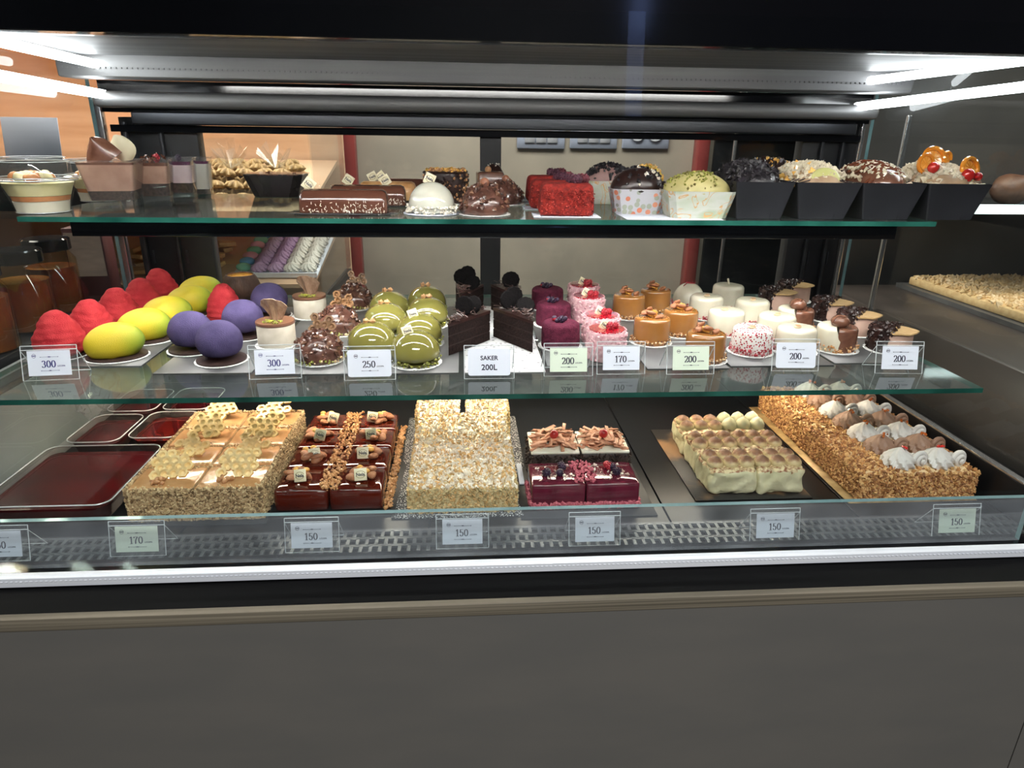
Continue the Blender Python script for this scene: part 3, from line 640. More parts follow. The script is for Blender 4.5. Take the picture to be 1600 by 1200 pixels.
# chocolate with caramel cap
k = Kind('chocolate_crunch_mousse_cake', 'cake'); r = .037; h = .044
q = cyl(r, h, .004)
for v in q.v: v.x = min(v.x, .004); 
kk = q.mark()
for _ in range(170):
    a = U(1.3, 5.0); q.nug((r * cos(a), r * sin(a), U(.004, h)), U(.002, .004))
for _ in range(90):
    x, y = disc(r * .95)
    if x < .012: q.nug((x, y, h + .001), U(.002, .0042))
k.part('chocolate_crunch', q, choco_d, None, 'dark chocolate coat with nut lumps', 60)
q = cyl(r * 1.0, h * .88, .002)
for v in q.v: v.x = max(v.x, .0035)
k.part('mousse', q, mat('coffee_mousse', C(196, 160, 142), C(206, 172, 154), 40, .6), None, 'pale coffee mousse')
q = MB(); pl = [(.000, -.034), (.010, -.040), (.022, -.035), (.034, -.024), (.042, -.010), (.043, .006), (.036, .020), (.022, .030), (.010, .030), (.004, .012), (.006, -.008), (-.002, -.020)]
q.prism(pl, h * .882, h * .945); q.disp(.0018, 60); k.part('caramel_sheet', q, mat('caramel_sheet', C(206, 168, 116), C(224, 190, 140), 50, .3, coat=.4), None, 'golden caramel sheet'); k.part('cake_card', card(.042), doily); K['crunch'] = k

# ================================================================== MIDDLE SHELF LAYOUT
ZT = ZM + .0022      # on the thin trays
def tray(label, x0, x1, ya, yb, z, m=silver, kindname='cake_tray', bend=.004):
    q = MB().rbox(-(x1 - x0) / 2, (x1 - x0) / 2, -(yb - ya) / 2, (yb - ya) / 2, 0, .0018, .0008, 4)
    k = link(kindname, q.mesh(kindname, m), None, ((x0 + x1) / 2, (ya + yb) / 2, z)); return tag(k, label, 'tray', 'thin cake trays on the shelves')
tray('long silver tray under the red raspberry cakes at the left end', -0.760 + .02, -0.665, 1.125, 1.615, ZM + .0001)
tray('silver tray under the yellow mango cakes', -0.655, -0.535, 1.10, 1.60, ZM + .0001)
tray('silver tray under the purple round cakes', -0.500, -0.345, 1.06, 1.50, ZM + .0001)
tray('tray under the petal cakes and nut domes behind the second price sign', -0.338, -0.150, 1.05, 1.52, ZM + .0001)
tray('tray under the green glazed domes', -0.146, -0.010, 1.05, 1.50, ZM + .0001)
tray('patterned paper board under the dark chocolate slices', 0.000, 0.134, 1.05, 1.50, ZM + .0001, dots_mat('paper_print', C(214, 214, 214), [C(150, 150, 152), C(214, 214, 214), C(120, 120, 124)], 110, .3))
tray('silver tray under the plum and pink drum cakes', 0.140, 0.300, 1.08, 1.56, ZM + .0001)
tray('silver tray under the caramel glazed cakes', 0.308, 0.450, 1.06, 1.56, ZM + .0001)
tray('silver tray under the white iced cakes', 0.456, 0.640, 1.07, 1.56, ZM + .0001)
tray('silver tray under the half-white and crunchy chocolate cakes at the right end', 0.646, 0.792, 1.08, 1.56, ZM + .0001)
G = 'red raspberry mousse cakes'
RELAX = []
for (cx, yt), lb in zip([(85, 484), (140, 465), (180, 447), (217, 431), (246, 416)], ['front', 'second from front', 'middle', 'second from back', 'rearmost']):
    K['rasp'].put(T(cx, yt, ZT, .078, .004), U(0, 6), f'red raspberry-shaped cake, {lb} of the left row of five', G, 1 if yt > 470 else (.97 if yt > 440 else .95))
K['rasp'].put(T(348, 442, ZT, .078, .004), 2, 'single red raspberry-shaped cake between the yellow and purple cakes', G, (.86, .86, 1))
for (cx, yt), lb in zip([(177, 503), (221, 480), (260, 461), (293, 446), (313, 431)], ['frontmost', 'second from front', 'middle', 'second from back', 'rearmost']):
    K['mango'].put(T(cx, yt, ZT, .059, .008), rad(12), f'yellow mango-shaped cake with green end, {lb} of five', 'yellow mango mousse cakes')
for cx, yt, lb in [(340, 499, 'frontmost purple sphere cake, before the other purple ones'), (295, 485, 'purple sphere cake to the left of and just behind the front one'), (377, 467, 'lilac sphere cake right of the single raspberry cake'), (424, 441, 'darkest purple sphere cake at the back beside the cocoa shell')]:
    K['purple'].put(T(cx, yt, ZT, .070, .006), U(-.4, .4), lb, 'purple round mousse cakes')
K['coco'].put(T(378, 426, ZT, .062, .02) , 0, 'brown cocoa coconut-shell cake with orange filling at the back', None, (1.08, 1.08, 1.22))
for cx, yt, lb in [(437, 492, 'pale drum cake with brown top and petal, nearest the second price sign'), (482, 454, 'pale drum cake with brown top and petal at the back')]:
    K['petal'].put(T(cx, yt, ZT, .047, .034), rad(-15), lb, 'pale drum cakes with chocolate petal')
for cx, yt, lb, rz in [(496, 516, 'nutty chocolate dome nearest the front, right of the petal cake', .2), (528, 478, 'middle nutty chocolate dome with honeycomb', -.2), (551, 444, 'rearmost nutty chocolate dome with honeycomb', .1)]:
    K['roch'].put(T(cx, yt, ZT, .05, .006), rz, lb, 'nutty chocolate domes')
for cx, yt, lb, tg in [(648, 514, 'front right green glazed dome carrying a plaque', 1), (580, 501, 'front left green glazed dome with nuts on top', 0), (655, 488, 'second green glazed dome of the right column, carrying a plaque', 1), (601, 472, 'second green glazed dome of the left column', 0), (667, 463, 'third green glazed dome of the right column', 0), (608, 453, 'third green glazed dome of the left column', 0), (666, 445, 'rearmost green glazed dome of the right column', 0)]:
    K['greent' if tg else 'green'].put(T(cx, yt, ZT, .0565, .008), U(-.3, .3), lb, 'green glazed domes')
for cx, yt, lb, kk, rz in [(727, 494, 'front left dark chocolate slice with biscuits', 'wedge', rad(-24)), (731, 452, 'rear left dark chocolate slice under a heap of biscuits', 'wedge2', rad(-10)), (803, 490, 'front right dark chocolate slice', 'wedge2', rad(18)), (790, 452, 'rear right dark chocolate slice', 'wedge', rad(10))]:
    K[kk].put(T(cx, yt, ZT, .058, 0) + Vector(((-.006 if cx < 770 else .012), 0, 0)), rz, lb, 'dark chocolate cake slices')
for cx, yt, lb in [(873, 495, 'front plum velvet drum cake'), (863, 466, 'middle plum velvet drum cake with dark berries'), (858, 444, 'rear plum velvet drum cake')]:
    K['velvet'].put(T(cx, yt, ZT, .047, .032), U(-.5, .5), lb, 'plum velvet drum cakes')
for cx, yt, lb in [(943, 505, 'frontmost pink drum cake with red jelly top'), (935, 484, 'second pink drum cake with a plaque'), (915, 456, 'third pink drum cake from the front'), (904, 439, 'rearmost pink drum cake')]:
    K['pink'].put(T(cx, yt, ZT, .0548, .030), U(-.3, .3), lb, 'pink drum cakes with jelly')
for cx, yt, lb in [(1095, 511, 'frontmost caramel glazed cake, behind the third 200 sign'), (1013, 488, 'caramel glazed cake at the left of the front pair'), (1057, 477, 'caramel glazed cake in the middle of the right column'), (978, 454, 'rear left caramel glazed cake with golden flakes'), (1019, 446, 'rearmost caramel glazed cake')]:
    K['caramel'].put(T(cx, yt, ZT, .0495, .032), U(-.5, .5), lb, 'caramel glazed drum cakes')
for cx, yt, lb, kk in [(1071, 440, 'white dome cake with dark red drizzle at the back', 'w_dome'), (1131, 440, 'rear white drum cake with an upright white stick', 'w_stick'), (1097, 456, 'white drum cake between the dome and the caramel cakes', 'w_plain'), (1167, 462, 'white drum cake just in front of the one with the stick', 'w_plain'), (1127, 477, 'white drum cake directly behind the red-speckled one', 'w_plain'), (1204, 484, 'white drum cake behind the fourth 200 sign, second from front', 'w_plain'), (1166, 503, 'white cake speckled with red crumbs in the front row', 'w_splash'), (1238, 502, 'frontmost plain white drum cake behind the fourth 200 sign', 'w_plain')]:
    K[kk].put(T(cx, yt, ZT, .047, .033), U(-.3, .3), lb, 'white iced cakes')
for cx, yt, lb in [(1291, 500, 'front half-white cake topped with a striped truffle'), (1233, 474, 'rear half-white cake topped with a striped truffle')]:
    K['half'].put(T(cx, yt, ZT, .046, .034), rad(-30), lb, 'half-white cakes with truffle')
for cx, yt, lb in [(1384, 502, 'frontmost dark crunchy cake with golden sheet, behind the last sign'), (1339, 479, 'second dark crunchy cake from the front'), (1294, 461, 'third dark crunchy cake from the front'), (1246, 436, 'rearmost dark crunchy cake with pale mousse'), (1205, 446, 'dark crunchy cake at the back left beside the white ones')]:
    K['crunch'].put(T(cx, yt, ZT, .045, .034), rad(-42), lb, 'dark crunchy cakes with golden sheet')
relax(); RELAX = None
# ================================================================== PRICE SIGNS
def sign_kind(num, paper, round_=False, plain=None, hh=.054, ww=.080, flip=False):
    k = Kind('price_sign', 'price sign'); tl = rad(-14); 
    def sheet(w_, h_, base_y, tilt):
        q = MB().box(-w_ / 2, w_ / 2, 0, .0016, 0, h_, 0); e = .0009
        for a, b in (((-w_ / 2, 0, 0), (-w_ / 2, 0, h_)), ((w_ / 2, 0, 0), (w_ / 2, 0, h_)), ((-w_ / 2, 0, h_), (w_ / 2, 0, h_)), ((-w_ / 2, 0, 0), (w_ / 2, 0, 0))):
            q.tube([Vector(a) + Vector((0, .0008, 0)), Vector(b) + Vector((0, .0008, 0))], e * .7, 6, 1)
        return q.xf(0, (0, base_y, 0), (tilt, 0, 0))
    f = sheet(ww, hh, -.014, tl); f.add([], []); kk = f.mark()
    b2 = sheet(ww, hh * 1.05, .030, rad(36)); 
    f.v += b2.v; f.f += [tuple(i + kk for i in ff) for ff in b2.f]; f.m += b2.m
    for v in f.v: v.z = max(v.z, 0.0003)
    s = k.part('acrylic_stand', f, [acryl, acryl_edge], None, 'clear acrylic stand')
    cw, ch = (.061, .039)
    if round_: cw, ch = .068, .043
    cz = hh * .50
    pts = []
    rr = .004 if round_ else .0004
    for cx, cy, a0 in ((cw / 2 - rr, ch / 2 - rr, 0), (-cw / 2 + rr, ch / 2 - rr, 90), (-cw / 2 + rr, -ch / 2 + rr, 180), (cw / 2 - rr, -ch / 2 + rr, 270)): pts += [(cx + rr * cos(rad(a0 + t)), cy + rr * sin(rad(a0 + t))) for t in (0, 30, 60, 90)]
    c = MB().prism(pts, 0, .0005)
    def stand(q, dz, dy): 
        q.xf(0, (0, dy, dz), (rad(90), 0, 0)); return q.xf(0, (0, -.014, 0), (tl, 0, 0))
    stand(c, cz, -.0006); ci = k.part('price_card', c, paper, s, None)
    if plain:
        a = text_mesh(plain[0], .0098); a.xf(0, (0, .0035, 0)); b = text_mesh(plain[1], .0128); b.xf(0, (0, -.0125, 0)); kk = a.mark(); a.v += b.v; a.f += [tuple(i + kk for i in ff) for ff in b.f]; a.m += b.m
        stand(a, cz, -.0012); k.part('lettering', a, ink, ci)
    else:
        a = digits(num, .0112); a.xf(0, (-.001, -.0015, 0)); a.m = [0] * len(a.f)
        t = text_mesh('L/COPA', .0032, align='LEFT'); t.xf(0, (.0112, -.0060, 0)); kk = a.mark(); a.v += t.v; a.f += [tuple(i + kk for i in ff) for ff in t.f]; a.m += [0] * len(t.f)
        for sy, y in ((1, .0095), (-1, -.0118)):       # ornament rules with a small diamond
            a.prism([(-.012, y - .0002), (.013, y - .0002), (.013, y + .0002), (-.012, y + .0002)], 0, .0002); a.prism([(-.003, y), (.0005, y - .0007), (.004, y), (.0005, y + .0009)], 0, .0002)
            for x in (-.012, .013): a.prism([(x - .0006, y - .0005), (x + .0006, y - .0005), (x + .0006, y + .0005), (x - .0006, y + .0005)], 0, .0002)
        n = 16; R_ = .0031                                # little round emblem, top left
        for i in range(n):
            p0, p1 = 2 * pi * i / n, 2 * pi * (i + 1) / n; a.prism([(-.021 + R_ * cos(p0), .0115 + R_ * sin(p0)), (-.021 + R_ * cos(p1), .0115 + R_ * sin(p1)), (-.021 + R_ * .84 * cos(p1), .0115 + R_ * .84 * sin(p1)), (-.021 + R_ * .84 * cos(p0), .0115 + R_ * .84 * sin(p0))], 0, .0002)
        a.prism([(-.0232, .0109), (-.0188, .0109), (-.0188, .0122), (-.0232, .0122)], 0, .0002)
        stand(a, cz, -.0012); k.part('lettering', a, ink_blue if num == '300' else ink, ci)
    return k
SG = 'price signs in clear stands'
for num, pap, cx, yb, lb, rz, rnd, pl in [('300', white_card, 88, 594, 'price sign reading 300 in front of the red raspberry cakes', .10, 0, None), ('300', white_card, 434, 592, 'price sign reading 300 in front of the chocolate domes', .06, 0, None),
        ('250', white_card, 580, 594, 'price sign reading 250 in front of the green domes', .03, 1, None), (None, white_card, 764, 592, 'white sign reading SAKER 200L before the dark chocolate slices', 0, 1, ('SAKER', '200L')),
        ('200', green_card, 886, 588, 'greenish price sign reading 200 in front of the plum drum cakes', 0, 0, None), ('170', white_card, 967, 585, 'price sign reading 170 in front of the pink drum cakes', 0, 0, None),
        ('200', green_card, 1074, 585, 'greenish price sign reading 200 in front of the caramel cakes', 0, 0, None), ('200', white_card, 1236, 580, 'rounded price sign reading 200 in front of the white cakes', -.04, 1, None),
        ('200', white_card, 1396, 584, 'price sign reading 200 at the right end of the middle shelf', -.06, 0, None)]:
    sign_kind(num, pap, rnd, pl).put(B(cx, yb, ZM, .014), rz, lb, SG)
for num, pap, cx, yb, lb in [('150', white_card, 14, 876, 'bluish white price sign cut off at the lower left corner of the case'), ('170', green_card, 224, 868, 'greenish price sign reading 170 behind the low front glass'), ('150', white_card, 492, 862, 'price sign reading 150 before the glazed almond slices'), ('150', white_card, 723, 856, 'price sign reading 150 before the sugar-dusted flaky slices'),
        ('150', white_card, 926, 852, 'price sign reading 150 before the plum berry slices'), ('150', white_card, 1203, 846, 'price sign before the cocoa-dusted cream slices'), ('150', green_card, 1482, 838, 'greenish price sign before the crumb-coated rosette cake')]:
    sign_kind(num, pap).put(B(cx, yb, ZD, .012), 0, lb, 'price signs behind the low glass')
# ================================================================== DECK: TRAY CAKES CUT IN SLICES
def thing1(name, label, cat, parts, loc, rz=0, group=None):
    """parts: list of (name, mb, mats, label, subparts)"""
    for p in parts:
        for v in p[1].v: v.z = max(v.z, 0)
    root = link(name, None, None, loc, (0, 0, rz)); tag(root, label, cat, group)
    for p in parts:
        o = link(p[0], p[1].mesh(p[0], p[2]), root)
        if len(p) > 3 and p[3]: o['label'] = p[3]
        if len(p) > 4:
            for s in p[4]: so = link(s[0], s[1].mesh(s[0], s[2]), o); 
    return root
def board(label, cx, cy, w_, d_, z=ZD + .0002, m=black_matt, name='cake_board', th=.002, rz=0):
    q = MB().rbox(-w_ / 2, w_ / 2, -d_ / 2, d_ / 2, 0, th, .001, 4); o = link(name, q.mesh(name, m), None, (cx, cy, z), (0, 0, rz)); return tag(o, label, 'cake board', 'boards under the big cakes')
ZC = ZD + .0024
ORD = ['front', 'second', 'third', 'back']
def side_crumbs(mb, w_, d_, h, faces, dens, s0, s1, ms, flat=1.0, z0=.002, out=.001):
    for f in faces:
        Lh = w_ if f in 'fb' else d_
        for _ in range(int(dens * Lh * h * 1e4)):
            t = U(-Lh / 2, Lh / 2); z = U(z0, h)
            p = {'f': (t, -d_ / 2 - out, z), 'b': (t, d_ / 2 + out, z), 'l': (-w_ / 2 - out, t, z), 'r': (w_ / 2 + out, t, z)}[f]; mb.nug(p, U(s0, s1), _rng.choice(ms), flat)
def walnut(c, s=1.0, m=0):
    q = MB()
    for i in range(9): a = i * .7; q.ell((U(-.009, .009) * s, U(-.007, .007) * s, U(0, .003) * s), (U(.003, .006) * s, U(.002, .0035) * s, U(.0025, .004) * s), 8, 6, m, (U(-.5, .5), U(-.5, .5), U(0, 3)))
    return q.xf(0, c)
# honey cake, 2 x 4
honey_top = mat('honey_icing', C(176, 128, 84), C(206, 160, 112), 30, .22, coat=.5, bump=.3, bscale=60)
crumb_a = mat('crumb_pale', C(196, 170, 126), C(220, 196, 152), 200, .7); crumb_b = mat('crumb_mid', C(166, 136, 96), C(190, 160, 120), 200, .7); crumb_c = mat('crumb_dark', C(120, 96, 66), rough=.7)
comb_y = mat('comb_yellow', C(236, 200, 134), C(246, 218, 160), 60, .35, coat=.2)
hw, hd, hh = .1045, .0795, .058
for c_ in range(2):
    for r_ in range(4):
        b = MB().rbox(-hw / 2 + .0008, hw / 2 - .0008, -hd / 2 + .0006, hd / 2 - .0006, 0, hh, .006, 8); b.disp(.0012, 45, flat=True); b.m = [3 if b.v[f[0]].z > hh - .003 and b.v[f[2]].z > hh - .003 else 1 for f in b.f]
        fc = ('f' if r_ == 0 else '') + ('l' if c_ == 0 else 'r') + ('b' if r_ == 3 else '')
        side_crumbs(b, hw, hd, hh, fc, 26, .0018, .0042, (0, 0, 1, 1, 2))
        for _ in range(40): b.nug((U(-hw / 2, hw / 2) , _rng.choice((-1, 1)) * U(hd * .36, hd * .5), hh), U(.0012, .0028), 0)
        if r_ == 0: side_crumbs(b, hw, hd, .006, 'f', 40, .002, .004, (0, 1))
        comb = honeycomb(1, 4, 4, seed=r_ * 2 + c_ + 5, hr=.0070).xf(0, (.002, -.006, hh + .003), (rad(-56 - 8 * (r_ % 2)), rad(-16 + 26 * _rng.random()), rad(-10 + 20 * _rng.random())))
        wl = walnut((-.006, -.020, hh + .003), 1.1)
        thing1('honey_cake_slice', f'honey cake slice with honeycomb and walnut, {ORD[r_]} row, {"left" if c_ == 0 else "right"} column', 'cake slice',
               [('cake_body', b, [crumb_a, crumb_b, crumb_c, honey_top], 'crumb-coated body with caramel icing'), ('honeycomb', comb, comb_y, 'yellow honeycomb chocolate piece'), ('walnut', wl, nut, 'walnut half')],
               (-.540 + hw * (c_ + .5), .985 + hd * (r_ + .5), ZC), 0, 'honey cake slices')
board('dark board under the honey cake', -.435, 1.145, .225, .35)
# glazed almond caramel slices 2 x 4
glz = mat('caramel_glaze_dark', C(62, 16, 10), C(92, 28, 14), 10, .05, coat=1); crl = mat('caramel_crumb', C(190, 136, 88), C(214, 164, 112), 150, .5)
gw, gd, gh = .090, .082, .040
for c_ in range(2):
    for r_ in range(4):
        b = MB().rbox(-gw / 2 + .0006, gw / 2 - .0006, -gd / 2 + .001, gd / 2 - .001, 0, gh, .008, 8); b.disp(.0008, 30, flat=True)
        parts = [('cake_body', b, glz, 'dark red-brown mirror glaze')]
        q = MB(); sx = -1 if c_ else 1; 
        for i in range(7): almond(q, (sx * U(-.026, .012), U(-.016, .018), gh + .0035 + i * .0012), (U(-.4, .4), U(-.4, .4), U(0, 6)), 1.25, 0)
        parts.append(('almonds', q, almond_m, 'whole almonds'))
        q = MB(); 
        for i in range(3): q.ell((sx * U(-.018, .002), U(0, .018), gh + .012), (.006, .005, .004), 8, 6, 0, (U(0, 3), 0, 0))
        parts.append(('caramel_flakes', q, gold_ch, 'golden caramel pieces'))
        q = MB(); crumbs(q, lambda: (sx * (gw / 2 - U(.000, .016)), U(-gd / 2, gd / 2)), 46, gh, gh + .005, .002, .0042)
        parts.append(('caramel_crumbs', q, crl, 'trail of caramel crumbs'))
        if c_ == 1:
            q = MB(); crumbs(q, lambda: (gw / 2 + U(.001, .013), U(-gd / 2, gd / 2)), 80, .002, .012, .002, .0048); parts.append(('caramel_crumbs', q, crl, 'caramel crumbs piled along the foot'))
        a = MB(); a.v = [v * 1.05 for v in TAG.v]; a.f = list(TAG.f); a.m = list(TAG.m); t = MB(); t.v = [v * 1.05 for v in TAGP.v]; t.f = list(TAGP.f); t.m = list(TAGP.m)
        rx, ry, rz_ = rad(-26), rad(U(-14, 14)), rad(U(-12, 12)); px = (sx * U(-.012, .006), -.016, gh + .004)
        a.xf(0, px, (rx, ry, rz_)); t.xf(0, px, (rx, ry, rz_)); parts.append(('plaque', a, creamtag, 'cream chocolate plaque', [('plaque_print', t, [ink, gold_ink])]))
        thing1('glazed_almond_slice', f'dark glazed slice with almonds and plaque, {ORD[r_]} row, {"left" if c_ == 0 else "right"} column', 'cake slice', parts, (-.318 + gw * (c_ + .5), 1.0 + gd * (r_ + .5), ZC), 0, 'dark glazed almond slices')
board('black board under the glazed almond slices', -.222, 1.165, .225, .36)
board('patterned paper between the honey cake and the almond slices', -.322, 1.34, .02, .12, ZD + .003, doily, 'doily_paper', .0006)
# flaky sugar slices 2 x 5
fl1 = mat('flake_gold', C(216, 172, 112), C(240, 208, 152), 120, .6); fl2 = mat('flake_sugar', C(238, 226, 204), C(252, 246, 234), 200, .8); fl3 = mat('flake_cream', C(196, 176, 128), C(214, 196, 150), 120, .7)
fw, fd, fh = .0885, .079, .046
for c_ in range(2):
    for r_ in range(5):
        b = MB().rbox(-fw / 2 + .001, fw / 2 - .001, -fd / 2 + .001, fd / 2 - .001, 0, fh - .002, .005, 6, 2); b.disp(.0015, 50, flat=True)
        for _ in range(620): b.nug((U(-fw / 2, fw / 2), U(-fd / 2, fd / 2), fh - .002 + U(0, .004)), U(.0025, .005), _rng.choice((0, 1, 1)), .3)
        side_crumbs(b, fw, fd, fh, ('f' if r_ == 0 else '') + ('l' if c_ == 0 else 'r'), 24, .002, .0044, (0, 2, 2), .35)
        for v in b.v: v.z = max(v.z, 0)
        lb = ['front row', 'second row', 'third row', 'fourth row', 'back row'][r_]
        o = link('flaky_cream_slice', b.mesh('flaky_cream_slice', [fl1, fl2, fl3]), None, (-.094 + fw * (c_ + .5) + (.008 * (c_ - .5) * (1.8 if r_ == 4 else 0)), .987 + fd * (r_ + .5), ZC)); tag(o, f'sugar-dusted flaky slice, {lb}, {"left" if c_ == 0 else "right"} column', 'cake slice', 'sugar-dusted flaky slices')
board('sugar-strewn black board under the flaky slices', -.006, 1.185, .235, .42, m=dots_mat('sugar_board', C(34, 35, 38), [C(230, 228, 224), C(206, 204, 200)], 330, .38, .5))
# plum berry slices, front pair; black cherry slices behind
plum = mat('plum_glaze', C(84, 22, 40), C(106, 34, 54), 30, .08, coat=1); pinkc = mat('pink_crumb2', C(180, 84, 100), C(206, 116, 128), 200, .6)
pw, pd, ph = .0925, .082, .046
for c_ in range(2):
    b = MB().rbox(-pw / 2 + .0008, pw / 2 - .0008, -pd / 2, pd / 2, 0, ph, .004, 8); b.disp(.0008, 30, flat=True)
    parts = [('cake_body', b, plum, 'plum mirror glaze')]
    q = MB(); sx = -1 if c_ else 1
    for i in range(5): berry(q, (sx * U(-.022, .014), U(-.010, .020), ph + .006), U(.006, .0085), 0 if c_ == 0 or i < 3 else 1, i % 2 == 0)
    parts.append(('berries', q, [berry_d, berry_r], 'blackberries and blueberries'))
    q = MB(); crumbs(q, lambda: (sx * (pw / 2 - U(0, .018)), U(-pd / 2 + .006, pd / 2)), 50, ph, ph + .006, .002, .0048); side_crumbs(q, pw, pd, .012, 'f' + ('l' if c_ == 0 else 'r'), 14, .002, .0042, (0,))
    parts.append(('raspberry_crumbs', q, pinkc, 'pink raspberry crumbs'))
    q = MB(); crumbs(q, lambda: (U(-.035, .035), U(-.025, .03)), 34, ph - .0003, ph + .0004, .002, .005, flat=.25); parts.append(('sugar_flecks', q, fl2, 'white sugar flecks'))
    thing1('plum_berry_slice', f'plum glazed slice with berries, {"left" if c_ == 0 else "right"} of the front pair', 'cake slice', parts, (.109 + pw * (c_ + .5), .992 + pd / 2, ZC), 0, 'plum glazed berry slices')
shv = mat('shaving_dark', C(38, 28, 24), C(70, 54, 46), 200, .45); shard_m = mat('caramel_shard', C(188, 128, 96), C(218, 164, 130), 60, .4)
bw, bd, bh = .0915, .088, .054
for c_ in range(2):
    b = MB().rbox(-bw / 2 + .002, bw / 2 - .002, -bd / 2 + .001, bd / 2 - .001, 0, bh, .004, 6, 0)
    for _ in range(700):
        f = _rng.choice('flr'); kk = b.mark(); b.box(-.0006, .0006, -.0035, .0035, 0, .001, 0); t = U(-.5, .5)
        p = {'f': (t * bw, -bd / 2 - .001, U(.002, bh)), 'l': (-bw / 2, t * bd, U(.002, bh)), 'r': (bw / 2, t * bd, U(.002, bh))}[f]; b.xf(kk, p, (U(0, 3), U(0, 3), U(0, 3)))
    cr_ = MB().rbox(-bw / 2 + .001, bw / 2 - .001, -bd / 2, bd / 2, bh, bh + .005, .002, 6); cr_.disp(.002, 60)
    q = MB()
    for _ in range(95): kk = q.mark(); q.rbox(-.0035, .0035, -.014, .014, 0, .0022, .001, 3); q.xf(kk, (U(-.036, .036), U(-.034, .034), bh + U(.005, .018)), (U(-.5, .5), U(-.45, .45), U(0, 3.1)))
    ch = MB().ell((0, -.012, bh + .026), .0085, 16, 10)
    thing1('cherry_shard_slice', f'dark shaving-coated slice with caramel shards and cherry, {"left" if c_ == 0 else "right"} of the rear pair', 'cake slice',
           [('cake_body', b, shv, 'sides covered in dark shavings'), ('cream_layer', cr_, cream, 'white cream layer'), ('caramel_shards', q, shard_m, 'heaped caramel shards'), ('cherry', ch, mat('cherry', C(176, 26, 30), C(204, 50, 48), 30, .08, coat=1), 'red glace cherry')], (.116 + bw * (c_ + .5), 1.088 + bd / 2, ZC), 0, 'dark cherry slices')
board('black board under the plum and cherry slices', .205, 1.10, .23, .27)
o = link('paper_strip', MB().rbox(-.005, .005, -.04, .04, 0, .003, .001, 4).mesh('paper_strip', white_card), None, (.101, 1.118, ZC)); tag(o, 'white paper edge poking out left of the cherry slices', 'paper')
# cream slices with piped dollops, 2 x 3
crm2 = mat('pale_cream', C(204, 198, 158), C(222, 216, 180), 18, .4, bump=1, bscale=45, sss=.08)
cocoa_top = mat('cream_cocoa', C(232, 214, 170), C(142, 88, 56), 130, .6, lo=.42, hi=.62, bump=.2, bscale=300)
dol = grad_mat('dollop', [(0, C(214, 200, 156)), (.45, C(206, 184, 138)), (.68, C(146, 104, 76)), (1, C(100, 68, 50))], 2, .045, .063, .5, .3, 300, .25, 120)
def dollop(q, c, r, h, m=0):
    kk = q.mark(); q.lathe([(r * .9, 0), (r, h * .18), (r * .95, h * .42), (r * .72, h * .68), (r * .36, h * .86), (.0001, h)], 14, m); q.xf(kk, c, (U(-.1, .1), U(-.1, .1), 0))
tw, td, thh = .0865, .080, .047
for c_ in range(2):
    for r_ in range(3):
        b = MB().rbox(-tw / 2 + .0008, tw / 2 - .0008, -td / 2 + .0006, td / 2 - .0006, 0, thh, .008, 14, nz=9); b.disp(.0055, 75, flat=True, seed=r_ * 3 + c_); b.m = [1 if b.v[f[0]].z > thh - .006 else 0 for f in b.f]
        ds = MB()
        for i in range(3):
            for j in range(2): dollop(ds, (-tw / 2 + (i + .5) * tw / 3, (j - .5) * .028 + .002, thh - .002), .0150, .0185 if not (c_ == 1 and r_ == 2) else .024)
        thing1('cream_dollop_slice', f'cream slice with six piped dollops, {["front", "middle", "back"][r_]} row, {"left" if c_ == 0 else "right"} column', 'cake slice',
               [('cake_body', b, [crm2, cocoa_top], 'pale cream coat'), ('cream_dollops', ds, dol if not (c_ == 1 and r_ == 2) else crm2, 'cocoa-dusted dollops' if not (c_ == 1 and r_ == 2) else 'plain pale dollops')], (.428 + tw * (c_ + .5), 1.025 + td * (r_ + .5), ZC), 0, 'cream slices with dollops')
board('gold and dark board under the cream dollop slices', .505, 1.16, .212, .30, m=mat('board_mottled', C(30, 26, 24), C(128, 96, 64), 10, .5, lo=.48, hi=.62))
# long crumb-coated rosette cake
nw, nd, nh = .210, .42, .052; NX, NY = .684 + nw / 2, .995 + nd / 2
cb1 = mat('nutcrumb_a', C(178, 124, 72), C(206, 154, 98), 200, .6); cb2 = mat('nutcrumb_b', C(138, 90, 52), C(160, 108, 66), 200, .6); cb3 = mat('nutcrumb_c', C(222, 178, 118), rough=.6)
b = MB().rbox(-nw / 2, nw / 2, -nd / 2, nd / 2, 0, nh, .010, 16); b.disp(.003, 30, flat=True); b.m = [3 if b.v[f[0]].z > nh - .006 else 1 for f in b.f]
side_crumbs(b, nw, nd, nh, 'flr', 15, .0022, .005, (0, 1, 2), .7)
for _ in range(2600):
    x = _rng.choice((U(-nw / 2, -nw / 2 + .07), U(-nw / 2, nw / 2))); y = U(-nd / 2, nd / 2); b.nug((x, y, nh + U(-.001, .003)), U(.002, .005), _rng.choice((0, 1, 2)), .7)
for _ in range(260): b.nug((U(-nw / 2, nw / 2), -nd / 2 - U(0, .004), U(.002, nh)), U(.002, .005), _rng.choice((0, 1, 2)), .7)
root = thing1('rosette_cake', 'long crumb-coated cake with white and brown cream rosettes at the right of the deck', 'cake', [('cake_body', b, [cb1, cb2, cb3, mat('pale_sponge', C(222, 190, 140), C(240, 214, 170), 40, .6)], 'body covered in golden brown crumbs')], (NX, NY, ZC))
